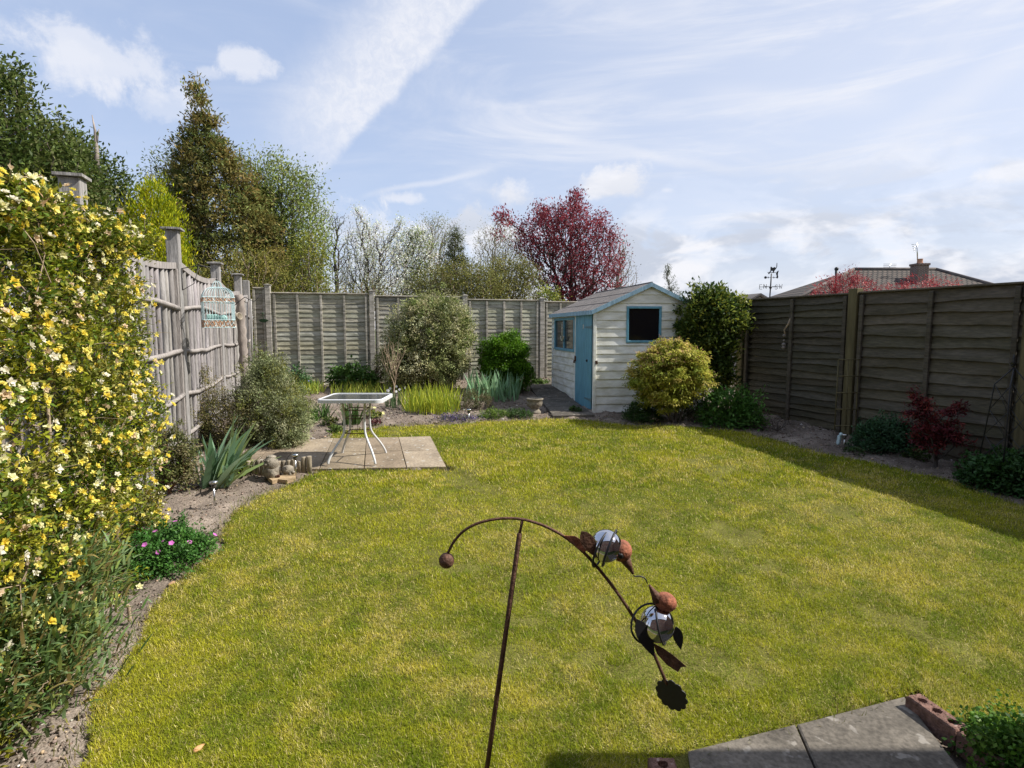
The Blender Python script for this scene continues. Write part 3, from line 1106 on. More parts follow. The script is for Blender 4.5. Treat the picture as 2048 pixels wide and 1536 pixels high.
bf = thing('back_fence', 'weathered grey lapped panel fence across the back of the garden', 'fence', (*back_at(745), float(zg(0, 12))))
ang = math.atan2(bu[1], bu[0])
bp = [505, 541, 746, 930, 1083, 1210, 1330]
tops = [577, 588, 594, 601, 605, 606]
for k in range(6):
    A, B = back_at(bp[k]), back_at(bp[k + 1])
    A2, B2 = A + bu * .06, B - bu * .06
    Ym = (A[1] + B[1]) / 2
    zt = at(0, tops[k], Ym)[2]
    zb = float(zg(0, Ym)) - .02
    L_ = np.linalg.norm(B - A)
    nb_ = 20
    bat = [.03, .26, .5, .74, .97] if L_ > 1.2 else [.08, .93]
    lap_panel(A2, B2, zb, zt, nb_, bat, .042, bf, MT['lap_wood'], bn, wav=.007)
for px, ty in ((541, 571), (746, 583), (930, 592), (1083, 598)):
    P = back_at(px)
    post(P[0] + bn[0] * .01, P[1] + bn[1] * .01, float(zg(0, P[1])) - .1, at(px, ty, P[1])[2], .1, bf, MT['lap_wood'], ang, cap=1.25)

# ---- left fence of split rods
LA, LS = -1.59, -.317


def lf(Y): return np.array([LA + LS * Y, Y])


lu = nrm(lf(10) - lf(3)); ln_ = np.array([lu[1], -lu[0]])
fl = thing('split_rod_fence', 'tall grey fence of upright split rods with dipped tops along the left side', 'fence', (*lf(6), .16))
lang = math.atan2(lu[1], lu[0])
LP = [1.3, 3.68, 6.0, 8.2, 10.2, 11.2]
LT = [2.5, 2.53, 2.6, 2.5, 2.53, 2.52]
for k in range(5):
    A, B = lf(LP[k]) + lu * .062, lf(LP[k + 1]) - lu * .062
    ln = np.linalg.norm(B - A)
    zb = float(zg(0, LP[k])) - .05
    mb = MB()
    nr = int(ln / .084)

    def topz(f, e=(2.27, 2.27, 2.31, 2.29, 2.26)[k], g=(2.27, 2.27, 2.3, 2.25, 2.24)[k]):
        return e * (1 - f) + g * f - .075 * math.sin(math.pi * f)
    for i in range(nr):
        f = (i + .5) / nr + rf.normal() * .0015
        p = A + (B - A) * f
        r = rf.uniform(.024, .034)
        t_ = rf.uniform(.68, 1.25); mb.col = (t_, t_ * rf.uniform(.96, 1.0), t_ * rf.uniform(.95, 1.02))
        lean = rf.normal() * .012
        pts = []
        for j in range(6):
            g = j / 5
            q = p + lu * (lean * g + rf.normal() * .005) + ln_ * ((.026 if i % 2 else -.008) * math.cos(g * 3.1 * 2 + .4) * 0 + (.018 if i % 2 else -.012) + rf.normal() * .003)
            pts.append((q[0], q[1], zb + (topz(f) - .02 - zb) * g))
        mb.tube(pts, [r * rf.uniform(.85, 1.1) for _ in pts], n=7, flat=.9)
    pn = mb.build('rod_panel', MT['grey_wood'], fl, origin=(A[0], A[1], zb))
    # backing shadow gaps stay open; dipped top board and rails
    for zr, dr in ((.46, .02), (.9, -.04), (1.37, -.03), (1.8, .05)):
        mb = MB(); pts = []
        for j in range(9):
            f = j / 8
            q = A + (B - A) * f + ln_ * .05
            pts.append((q[0], q[1], zr + dr * math.sin(math.pi * f) + rf.normal() * .004 + (.01 if zr < 1 else 0)))
        mb.col = (1.05, 1.0, .97)
        mb.tube(pts, [.024 * rf.uniform(.85, 1.15) for _ in pts], n=6)
        mb.build('rail', MT['grey_wood'], pn)
    mb = MB(); mb.col = (1.02, .98, .96)
    M_ = 12
    vs, fs = [], []
    for j in range(M_ + 1):
        f = j / M_
        for (o, dz) in ((.05, 0), (.05, -.062), (-.015, -.062), (-.015, 0)):
            q = A + (B - A) * f + ln_ * o
            vs.append((q[0], q[1], topz(f) + dz))
    for j in range(M_):
        b, c = j * 4, j * 4 + 4
        for q in range(4): fs.append((b + q, c + q, c + (q + 1) % 4, b + (q + 1) % 4))
    fs += [(0, 1, 2, 3), tuple(M_ * 4 + q for q in (3, 2, 1, 0))]
    mb.add(vs, fs); mb.build('top_board', MT['grey_wood'], pn)
    for e in (A, B):
        mb = MB(); mb.col = (1.05, 1, .98); e2 = e + ln_ * .035
        ze = topz(0 if e is A else 1)
        mb.bbox((e2[0], e2[1], (zb + ze) / 2 - .035), (.035, .05, ze - zb - .06), .004, rz=lang)
        mb.build('stile', MT['grey_wood'], pn)
for k in range(6):
    p = lf(LP[k])
    post(p[0] + ln_[0] * .02, p[1] + ln_[1] * .02, float(zg(0, LP[k])) - .2, LT[k], .115, fl, MT['grey_wood'], lang, cap=(1.35 if k < 2 else 1.6) if k < 5 else None)

# ---- right fence
def rfp(Y): return np.array([7.40 - .416 * Y, Y])


ru = nrm(rfp(3) - rfp(9)); rn = np.array([ru[1], -ru[0]]); rn = -rn if rn[0] > 0 else rn
fr = thing('panel_fence', 'shaded greenish lapped panel fence along the right side', 'fence', (*rfp(7.33), .2))
rang = math.atan2(ru[1], ru[0])
RP = [9.05, 7.33, 5.62, 3.9, 2.2, .5]
for k in range(5):
    A, B = rfp(RP[k]) + ru * .06, rfp(RP[k + 1]) - ru * .06
    Ym = (RP[k] + RP[k + 1]) / 2
    zb = .1 if k < 2 else .04
    zt = (2.03, 2.035, 2.05, 2.05, 2.05)[k]
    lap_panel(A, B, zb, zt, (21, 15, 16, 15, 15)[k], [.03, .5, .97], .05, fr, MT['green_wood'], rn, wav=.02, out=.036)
for k, w in zip(range(6), (.12, .12, .1, .1, .1, .1)):
    p = rfp(RP[k])
    post(p[0] + rn[0] * .02, p[1] + rn[1] * .02, -.1, (2.06, 2.1, 2.1, 2.1, 2.1, 2.1)[k], w, fr, MT['post_wood'], rang)

# ================================================================ shed
C0 = np.array([1.26, 8.73]); SV = np.array([-.45, 2.47]); SLn = np.linalg.norm(SV); sv = SV / SLn
su = nrm(np.array([.995, .095]))
SW = 1.68
zb = .317; ze = 1.87; za = 2.255
shed = thing('garden_shed', 'small cream weatherboard shed with blue door and felt roof', 'shed', (*C0, zb))


def sp(a, b, z, o=(0, 0)):   # a along gable, b along the side wall
    p = C0 + su * a + sv * b + np.array(o)
    return np.array([p[0], p[1], z])


sn_side = np.array([-sv[1], sv[0]]); sn_side = sn_side if sn_side[0] < 0 else -sn_side
sn_front = np.array([su[1], -su[0]])


def ship(mb, A, B, z0, z1, n2, At=None, Bt=None):
    """one weatherboard, bottom edge stands out"""
    A, B = np.array(A[:2]), np.array(B[:2])
    vs = []
    At = A if At is None else np.array(At[:2]); Bt = B if Bt is None else np.array(Bt[:2])
    for p, pt in ((A, At), (B, Bt)):
        for o, z, w in ((.0, z1, 1), (.004, z1 - .012, .9), (.016, z0 + .006, .05), (.014, z0, 0), (-.02, z0, 0), (-.02, z1, 1)):
            q = p + (pt - p) * w + n2 * o; vs.append((q[0], q[1], z))
    fs = [(k, (k + 1) % 6, 6 + (k + 1) % 6, 6 + k) for k in range(6)] + [(0, 1, 2, 3, 4, 5), (11, 10, 9, 8, 7, 6)]
    mb.add(vs, fs)


bh = .128
wh = MB(); rw = random.Random(2)
# gable wall with window hole a in (wa0,wa1), z in (1.38,1.94)
wa0, wa1, wz0, wz1 = .475, 1.02, 1.385, 1.935
z = zb
while z < za - .03:
    z1 = min(z + bh, za)
    def half(zz): return SW / 2 if zz <= ze else SW / 2 * max(0.0, (za - zz) / (za - ze))
    h = half(z1 if z1 > ze else z1)
    h = max(half((z + z1) / 2) if z > ze else half(z1) if z1 <= ze else half((z + z1) / 2), .03)
    l, r = SW / 2 - h, SW / 2 + h
    t_ = rw.uniform(.95, 1.03); wh.col = (t_, t_, t_)
    h0, h1 = half(z), half(z1)
    l, r, lt, rt = SW / 2 - h0, SW / 2 + h0, SW / 2 - h1 + .012, SW / 2 + h1 - .012
    if h1 == SW / 2: lt, rt = l, r
    if z1 > wz0 + .004 and z < wz1 - .004:
        ship(wh, sp(l, 0, 0), sp(wa0, 0, 0), z, z1, sn_front, sp(lt, 0, 0), sp(wa0, 0, 0))
        ship(wh, sp(wa1, 0, 0), sp(r, 0, 0), z, z1, sn_front, sp(wa1, 0, 0), sp(rt, 0, 0))
        if z < wz0: ship(wh, sp(wa0, 0, 0), sp(wa1, 0, 0), z, wz0 + .004, sn_front)
        if z1 > wz1: ship(wh, sp(wa0, 0, 0), sp(wa1, 0, 0), wz1 - .004, z1, sn_front)
    else:
        ship(wh, sp(l, 0, 0), sp(r, 0, 0), z, z1, sn_front, sp(lt, 0, 0), sp(rt, 0, 0))
    z = z1
# gable infill triangle behind the boards
wh.col = (1, 1, 1)
for sgn in (0, 1):
    pass
tri = [sp(.02, 0, ze - .01), sp(SW - .02, 0, ze - .01), sp(SW / 2, 0, za)]
MT['white_paint_c'] = mat('white_paint_boards', (.77, .775, .74), .55, noise=4, amount=.2, bump=.15, bscale=30, stretch=(1, 1, 3), dark=(1, .97, .85), fine=(40, .04), spec=.35, col=True)
wall = wh.build('gable_wall', MT['white_paint_c'], shed)
# side wall: boards under windows and beside the door
d0, d1 = .09, .94; w0, w1 = 1.04, 2.38
sw = MB(); z = zb
while z < ze - .01:
    z1 = min(z + bh, ze)
    t_ = rw.uniform(.95, 1.03); sw.col = (t_, t_, t_)
    if z1 > 1.2 and z < 1.79:
        ship(sw, sp(0, w1 - .01, 0), sp(0, SLn, 0), z, z1, sn_side)
        if z < 1.2: ship(sw, sp(0, d1 + .03, 0), sp(0, w1 - .01, 0), z, 1.204, sn_side)
        if z1 > 1.79: ship(sw, sp(0, d1 + .03, 0), sp(0, w1 - .01, 0), 1.786, z1, sn_side)
        ship(sw, sp(0, d1 + .03, 0), sp(0, w0 + .01, 0), z, z1, sn_side)
    else:
        ship(sw, sp(0, d1 + .03, 0), sp(0, SLn, 0), z, z1, sn_side)
    z = z1
sw.build('side_wall', MT['white_paint_c'], shed)
# other two walls
ow = MB(); z = zb
while z < ze - .01:
    z1 = min(z + bh, ze)
    ship(ow, sp(SW, 0, 0), sp(SW, SLn, 0), z, z1, su)
    ship(ow, sp(0, SLn, 0), sp(SW, SLn, 0), z, z1, sv)
    z = z1
ow.prism([sp(0, SLn, ze), sp(SW, SLn, ze), sp(SW / 2, SLn, za)], .03, (sv[0], sv[1], 0))
ow.build('back_wall', MT['white_paint'], shed)
bs = MB()
bs.prism([sp(.02, .02, zb + .01), sp(SW - .02, .02, zb + .01), sp(SW - .02, SLn - .02, zb + .01), sp(.02, SLn - .02, zb + .01)], .03, (0, 0, 1))
bs.build('floor', MT['grey_wood'], shed)
# corner trims
for a, b in ((0, 0), (SW, 0), (0, SLn), (SW, SLn), (0, d1 + .015)):
    mb = MB(); q = sp(a, b, (zb + ze) / 2 - .01)
    o = sn_side * .012 if a == 0 else su * .012
    if b == 0: o = o + sn_front * .012
    mb.bbox((q[0] + o[0], q[1] + o[1], q[2]), (.045, .045, ze - zb + .02), .004, rz=math.atan2(sv[1], sv[0]))
    mb.build('corner_trim', MT['white_paint'], shed)
# roof
ov = .07; ovf = .06
rise = (za - ze) / (SW / 2)
rm = MB()
for s_, a0 in ((-1, SW / 2), (1, SW / 2)):
    e = SW / 2 + s_ * (SW / 2 + ov)
    zee = za - (SW / 2 + ov) * rise
    n = 10
    for q in range(n):
        b0 = -ovf + (SLn + 2 * ovf) * q / n; b1 = -ovf + (SLn + 2 * ovf) * (q + 1) / n
        A = [sp(SW / 2, b0, za + .035), sp(e, b0, zee + .035), sp(e, b1, zee + .035), sp(SW / 2, b1, za + .035)]
        lo = [p - np.array([0, 0, .028]) for p in A]
        rm.add(A + lo, [(0, 1, 2, 3), (7, 6, 5, 4), (0, 4, 5, 1), (1, 5, 6, 2), (2, 6, 7, 3)])
roof = rm.build('roof', MT['felt'], shed)
# felt laps
for s_ in (-1, 1):
    mb = MB()
    for fr_ in (.36, .72):
        a_ = SW / 2 + s_ * (SW / 2 + ov) * fr_
        zz = za - (SW / 2 + ov) * fr_ * rise + .0375
        A = sp(a_, -ovf - .002, zz); B = sp(a_, SLn + ovf, zz)
        A2 = sp(a_ - s_ * .02, -ovf - .002, zz + .02 * rise + .004); B2 = sp(a_ - s_ * .02, SLn + ovf, zz + .02 * rise + .004)
        A3 = sp(a_, -ovf - .002, zz + .005); B3 = sp(a_, SLn + ovf, zz + .005)
        mb.add([A, B, B3, A3, A2, B2], [(0, 1, 2, 3), (3, 2, 5, 4)])
    mb.build('felt_lap', MT['felt'], roof)
mb = MB()
mb.tube([sp(SW / 2, -ovf, za + .035), sp(SW / 2, SLn + ovf, za + .035)], .014, 6)
mb.build('ridge', MT['felt'], roof)
# barge boards
for s_ in (-1, 1):
    e = SW / 2 + s_ * (SW / 2 + ov); zee = za - (SW / 2 + ov) * rise
    off = sn_front * (ovf + .002) * 1.0
    mb = MB()
    P = [sp(SW / 2, 0, za + .036), sp(e, 0, zee + .036), sp(e, 0, zee - .028), sp(SW / 2, 0, za - .028)]
    P = [p + np.array([off[0], off[1], 0]) for p in P]
    mb.prism(P, .016, (sn_front[0], sn_front[1], 0))
    mb.build('barge_board', MT['blue_faded'], roof)
    mb = MB()
    q0, q1 = sp(e + s_ * .008, -ovf, zee + .005), sp(e + s_ * .008, SLn + ovf, zee + .005)
    mb.prism([q0 + [0, 0, .03], q1 + [0, 0, .03], q1 - [0, 0, .035], q0 - [0, 0, .035]], .014, (su[0], su[1], 0))
    mb.build('eaves_board', MT['blue_faded'], roof)
# door of vertical boards
dz0, dz1 = zb + .035, 1.845
door = MB()
nb_ = 7
for k in range(nb_):
    a0 = d0 + (d1 - d0) * k / nb_ + .003; a1 = d0 + (d1 - d0) * (k + 1) / nb_ - .003
    A, B = sp(0, a0, 0)[:2], sp(0, a1, 0)[:2]
    c = (A + B) / 2 + sn_side * .022
    door.bbox((c[0], c[1], (dz0 + dz1) / 2), (a1 - a0, .02, dz1 - dz0), .004, rz=math.atan2(sv[1], sv[0]))
c = sp(0, (d0 + d1) / 2, (dz0 + dz1) / 2)
door.bbox((c[0], c[1], c[2]), (d1 - d0 - .01, .012, dz1 - dz0 - .01), .002, rz=math.atan2(sv[1], sv[0]))
dr = door.build('door', MT['blue_paint'], shed, origin=sp(0, d0, zb))
MT['hinge'] = mat('hinge_metal', (.12, .2, .22), .6, noise=50, amount=.4)
for hz in (.5, 1.62):
    mb = MB(); c = sp(0, d0 + .14, hz, sn_side * .036)
    R = rotm((0, 0, 1), math.atan2(sv[1], sv[0]))
    mb.prism([c + R @ np.array([x_, 0, z_]) for x_, z_ in ((-.17, -.03), (-.15, -.03), (-.14, -.022), (.17, -.01), (.17, .01), (-.14, .022), (-.15, .03), (-.17, .03))], .004, (sn_side[0], sn_side[1], 0))
    mb.build('hinge', MT['hinge'], dr)
mb = MB(); c = sp(0, d1 - .03, 1.1, sn_side * .04)
mb.bbox(c, (.06, .02, .09), .004, rz=math.atan2(sv[1], sv[0])); mb.bbox(c + np.array([sn_side[0] * .02, sn_side[1] * .02, -.05]), (.035, .02, .05), .004, rz=math.atan2(sv[1], sv[0]))
mb.build('latch', MT['rust_dark'], dr)
mb = MB(); c = sp(0, .28, 1.1, sn_side * .036); mb.sphere(c, .022, 8, 6); mb.build('knob', MT['iron'], dr)
mb = MB(); c = sp(0, .5, 1.63, sn_side * .034); mb.bbox(c, (.035, .006, .07), .003, rz=math.atan2(sv[1], sv[0])); mb.build('plate', MT['steel'], dr)
mb = MB(); c = sp(.015, 0, 1.09, sn_front * .03); mb.bbox(c, (.04, .02, .05), .004); mb.build('padlock_hasp', MT['rust_dark'], shed)


def window(parent, pa, pb, z0, z1, n2, matf, mullions=0, glass=MT['glass_dark'], fw=.035, sill=None):
    """window between plan points pa and pb"""
    pa, pb = np.array(pa[:2]), np.array(pb[:2]); u = nrm(pb - pa); an = math.atan2(u[1], u[0]); w = np.linalg.norm(pb - pa)
    fm = MB()
    c = (pa + pb) / 2 + n2 * .012
    for zz in (z0 + fw / 2, z1 - fw / 2):
        fm.bbox((c[0], c[1], zz), (w, .035, fw), .004, rz=an)
    for k in range(mullions + 2):
        q = pa + u * (fw / 2 + (w - fw) * k / (mullions + 1)) + n2 * .0125
        fm.bbox((q[0], q[1], (z0 + z1) / 2), (fw, .03, z1 - z0 - 2 * fw), .004, rz=an)
    f = fm.build('window', matf, parent, origin=(c[0], c[1], z0))
    for k in range(mullions + 1):
        a = pa + u * (w * k / (mullions + 1) + fw * .5); b = pa + u * (w * (k + 1) / (mullions + 1) - fw * .5)
        c2 = (a + b) / 2 - n2 * .004
        g = MB(); g.box((c2[0], c2[1], (z0 + z1) / 2), (np.linalg.norm(b - a), .006, z1 - z0 - fw), rz=an); g.build('pane', glass, f)
    return f


window(shed, sp(wa0, 0, 0), sp(wa1, 0, 0), wz0, wz1, sn_front, MT['blue_paint'])
MT['pane'] = mat('window_pane', (.06, .055, .05), .08, spec=.6)
window(shed, sp(0, w0, 0), sp(0, w1, 0), 1.2, 1.79, sn_side, MT['blue_paint'], mullions=1, glass=MT['pane'], fw=.045)
# ================================================================ table
def table():
    zt = .878
    zgd = float(zg(0, 6.2)) + .024
    nl, nr_, fl_, fr_ = at(640, 806, 1), 0, 0, 0
    def tp(px, py):
        d = ray(px, py); k = -d[2] / d[1]; Y = (EYE - zt) / k
        return np.array([d[0] / d[1] * Y, Y, zt])
    c = [tp(638, 800), tp(775, 800), tp(771, 785), tp(655, 785)]
    yn, yf = 5.72, 6.42
    c = [np.array([-1.93, yn, zt]), np.array([-1.235, yn, zt]), np.array([-1.235, yf, zt]), np.array([-1.93, yf, zt])]
    cx, cy = -1.66, 6.1
    t = thing('garden_table', 'white metal garden table with smoked glass top standing on the patio', 'table', (cx, cy, zgd))
    hw, hd, rr = .335, .30, .07
    out, inn = [], []
    for (sx, sy, a0) in ((1, 1, 0), (-1, 1, 90), (-1, -1, 180), (1, -1, 270)):
        for k in range(7):
            a = math.radians(a0 + 15 * k)
            out.append((cx + sx * (hw - rr) + rr * math.cos(a), cy + sy * (hd - rr) + rr * math.sin(a)))
            inn.append((cx + sx * (hw - rr) + (rr - .022) * math.cos(a), cy + sy * (hd - rr) + (rr - .022) * math.sin(a)))
    n = len(out); mb = MB()
    vs = [(x, y, zt) for x, y in inn] + [(x, y, zt + .004) for x, y in [((o[0] * .5 + i[0] * .5), (o[1] * .5 + i[1] * .5)) for o, i in zip(out, inn)]] + [(x, y, zt - .003) for x, y in out] + [(x, y, zt - .036) for x, y in out] + [(x, y, zt - .036) for x, y in inn]
    fs = []
    for r in range(5):
        for k in range(n):
            k2 = (k + 1) % n; a, b = r * n, ((r + 1) % 5) * n
            fs.append((a + k, a + k2, b + k2, b + k))
    mb.add(vs, fs); mb.build('table_rim', MT['white_metal'], t)
    mb = MB(); mb.prism([(x, y, zt - .006) for x, y in inn], .005, (0, 0, 1)); mb.build('glass_top', MT['smoked'], t)
    fx, fy = .24, .25
    legs = MB()
    H = zt - .03 - zgd
    for sx in (-1, 1):
        for sy in (-1, 1):
            mb = MB(); pts = []
            prof = [(0.0, 1.02), (.06, 1.0), (.2, .84), (.34, .62), (.45, .47), (.55, .44), (.8, .44), (1.0, .5)]
            for f, s in prof:
                pts.append((cx + sx * fx * s * 1.0, cy + sy * fy * s, zgd + H * f))
            # smooth
            P = np.array(pts); tt = np.linspace(0, len(P) - 1, 22)
            Q = np.stack([np.interp(tt, range(len(P)), P[:, k]) for k in range(3)], 1)
            for _ in range(2): Q[1:-1] = (Q[:-2] + Q[1:-1] * 2 + Q[2:]) / 4
            mb.tube(Q, .0125, 8); mb.build('leg', MT['white_metal'], t)
    mb = MB()
    s = .44
    for f in (.97, .84, .7, .46):
        z = zgd + H * f
        q = [(cx - fx * s, cy - fy * s, z), (cx + fx * s, cy - fy * s, z), (cx + fx * s, cy + fy * s, z), (cx - fx * s, cy + fy * s, z), (cx - fx * s, cy - fy * s, z)]
        for a, b in zip(q[:-1], q[1:]): mb.tube([a, b], .005, 6)
    for k in range(4):
        x_ = cx - fx * s + 2 * fx * s * (k + .5) / 4
        mb.tube([(x_, cy + fy * s, zgd + H * .46), (x_, cy + fy * s, zgd + H * .7)], .0025, 5)
    mb.build('leg_brace', MT['rust_dark'], t)


table()

# ================================================================ wind spinner sculpture with two birds
YS = 1.32
def S(px, py, dy=0.0): return at(px, py, YS + dy)
TF = np.array([0, -1.0, 0])


def sculpture():
    top = S(1045, 1040); b1 = S(975, 1536)
    d = (b1 - top); foot = top + d * ((top[2] - 0) / (top[2] - b1[2]))
    t = thing('wind_balancer', 'rusty rocking garden ornament with two glass ball birds on a curved arm', 'garden ornament', foot)
    mb = MB(); p1 = S(1039, 1068)
    mb.tube([foot - [0, 0, .0], p1, p1 + (top - p1) * .08], [.0062, .0062, .004], 10); mb.tube([p1, top], .0032, 8)
    mb.build('pole', MT['rust_dark'], t)
    arc = [(896, 1106), (905, 1086), (925, 1062), (955, 1045), (1000, 1036), (1045, 1037), (1090, 1051), (1130, 1073), (1165, 1101), (1200, 1140), (1235, 1185), (1262, 1226), (1290, 1272), (1310, 1312), (1325, 1348), (1334, 1368)]
    P = np.array([S(*a) for a in arc]); tt = np.linspace(0, len(P) - 1, 60)
    Q = np.stack([np.interp(tt, range(len(P)), P[:, k]) for k in range(3)], 1)
    for _ in range(3): Q[1:-1] = (Q[:-2] + Q[1:-1] * 2 + Q[2:]) / 4
    mb = MB(); mb.tube(Q, np.linspace(.0032, .0042, 60), 8); mb.build('arm', MT['rust_dark'], t)
    mb = MB(); mb.sphere(S(893, 1121), .0185, 20, 14); mb.build('counterweight', MT['rust_dark'], t)
    # scalloped end flower
    mb = MB(); c = S(1343, 1390); e1 = nrm(S(1360, 1425) - c); e2 = np.cross(e1, TF)
    e2 = nrm(e2 + np.array([0, .9, 0]) * .6)
    pts = []
    for k in range(72):
        a = 2 * math.pi * k / 72; r = .041 * (1 + .13 * abs(math.cos(a * 6)))
        pts.append(c + (e1 * math.cos(a) + e2 * math.sin(a) * .8) * r)
    mb.prism(pts, .002, nrm(np.cross(e1, e2))); mb.build('end_flower', MT['iron'], t)

    def plate(pts, name, m, par, dy=0.0, tilt=(0, 0)):
        P = [S(x, y, dy + tilt[0] * (x - pts[0][0]) / 1000 + tilt[1] * (y - pts[0][1]) / 1000) for x, y in pts]
        P = np.array(P); n = nrm(np.cross(P[len(P) // 3] - P[0], P[2 * len(P) // 3] - P[0]))
        mb = MB(); mb.prism(list(P), .0018, n); return mb.build(name, m, par)

    def leafpts(a, b, w, n=8):
        a, b = np.array(a, float), np.array(b, float); d = b - a; s = np.array([-d[1], d[0]]) / np.linalg.norm(d)
        L_ = [a + d * k / n + s * w * math.sin(math.pi * (k / n) ** .75) for k in range(n + 1)]
        R_ = [a + d * k / n - s * w * math.sin(math.pi * (k / n) ** .75) for k in range(n - 1, 0, -1)]
        return [tuple(p) for p in L_ + R_]

    def ring(par, c, r, tiltm, name='ring'):
        c = S(*c) if len(c) == 2 else c
        mb = MB(); pts = []
        for k in range(33):
            a = 2 * math.pi * k / 32
            pts.append(c + tiltm @ np.array([math.cos(a) * r, math.sin(a) * r, 0]))
        mb.tube(pts, .0026, 6, caps=False); mb.build(name, MT['iron'], par)

    # upper bird
    hc = S(1242, 1101)
    mb = MB(); mb.sphere(hc, .026, 20, 14, sc=(1, 1, 1))
    bd = nrm(S(1268, 1152) - S(1250, 1118))
    bird = mb.build('bird', MT['rust'], t, origin=hc, label='upper bird with rusty round head and beak pointing down')
    mb = MB(); mb.lathe(S(1250, 1117), [(.0135, 0), (.009, .018), (.0045, .034), (.003, .043)], 12, frame(bd)); mb.build('beak', MT['rust_dark'], bird)
    mb = MB(); mb.sphere(S(1212, 1092), .0385, 32, 20); mb.build('mirror_ball', MT['mirror'], bird)
    ax = nrm(S(1245, 1105) - S(1185, 1085))
    ring(bird, (1203, 1098), .0445, frame(nrm(ax + np.array([0, -.55, 0]))))
    ring(bird, (1219, 1096), .0445, frame(nrm(ax + np.array([0, -.35, 0]))))
    mb = MB(); mb.lathe(S(1241, 1112, -.024), [(.0065, -.003), (.0065, .002), (.003, .003)], 14, frame((0, -1, -.1))); mb.build('eye', MT['iron'], bird)
    plate(leafpts((1163, 1062), (1196, 1117), 14), 'wing', MT['rust_dark'], bird, -.03, (.2, 0))
    plate([(1128, 1071), (1150, 1072), (1168, 1083), (1176, 1100), (1168, 1104), (1158, 1098), (1144, 1086)], 'tail', MT['rust'], bird, -.004)
    # lower bird
    hc = S(1331, 1204)
    mb = MB(); a2 = nrm(S(1352, 1214) - S(1312, 1196))
    mb.sphere(hc, .0245, 20, 14, M=frame(a2), sc=(.85, .95, 1.12))
    bd = nrm(S(1296, 1166) - S(1318, 1204))
    bk = MB(); bk.lathe(S(1316, 1200), [(.0145, 0), (.009, .018), (.0045, .036), (.002, .044)], 12, frame(bd))
    bird2 = mb.build('bird', MT['rust'], t, origin=hc, label='lower bird with mirrored ball body and beak pointing up')
    bk.build('beak', MT['rust_dark'], bird2)
    mb = MB(); mb.sphere(S(1314, 1248), .0425, 32, 20); mb.build('mirror_ball', MT['mirror'], bird2)
    ring(bird2, (1297, 1247), .0475, frame(nrm(np.array([.35, -1, .1]))))
    ring(bird2, (1322, 1247), .0465, frame(nrm(np.array([.93, -.33, .25]))))
    plate(leafpts((1274, 1238), (1309, 1315), 15), 'wing', MT['iron'], bird2, -.035, (.3, 0))
    plate(leafpts((1352, 1253), (1362, 1300), 10), 'wing', MT['iron'], bird2, .0)
    plate([(1306, 1286), (1326, 1296), (1350, 1313), (1373, 1333), (1362, 1334), (1356, 1344), (1334, 1330), (1314, 1308)], 'tail', MT['rust_dark'], bird2, .0)
    worm = [(1267, 1151), (1271, 1153), (1279, 1152), (1288, 1155), (1292, 1160), (1295, 1167)]
    mb = MB(); mb.tube([S(*p) for p in worm], .0016, 6); mb.build('worm_wire', MT['iron'], t)


sculpture()

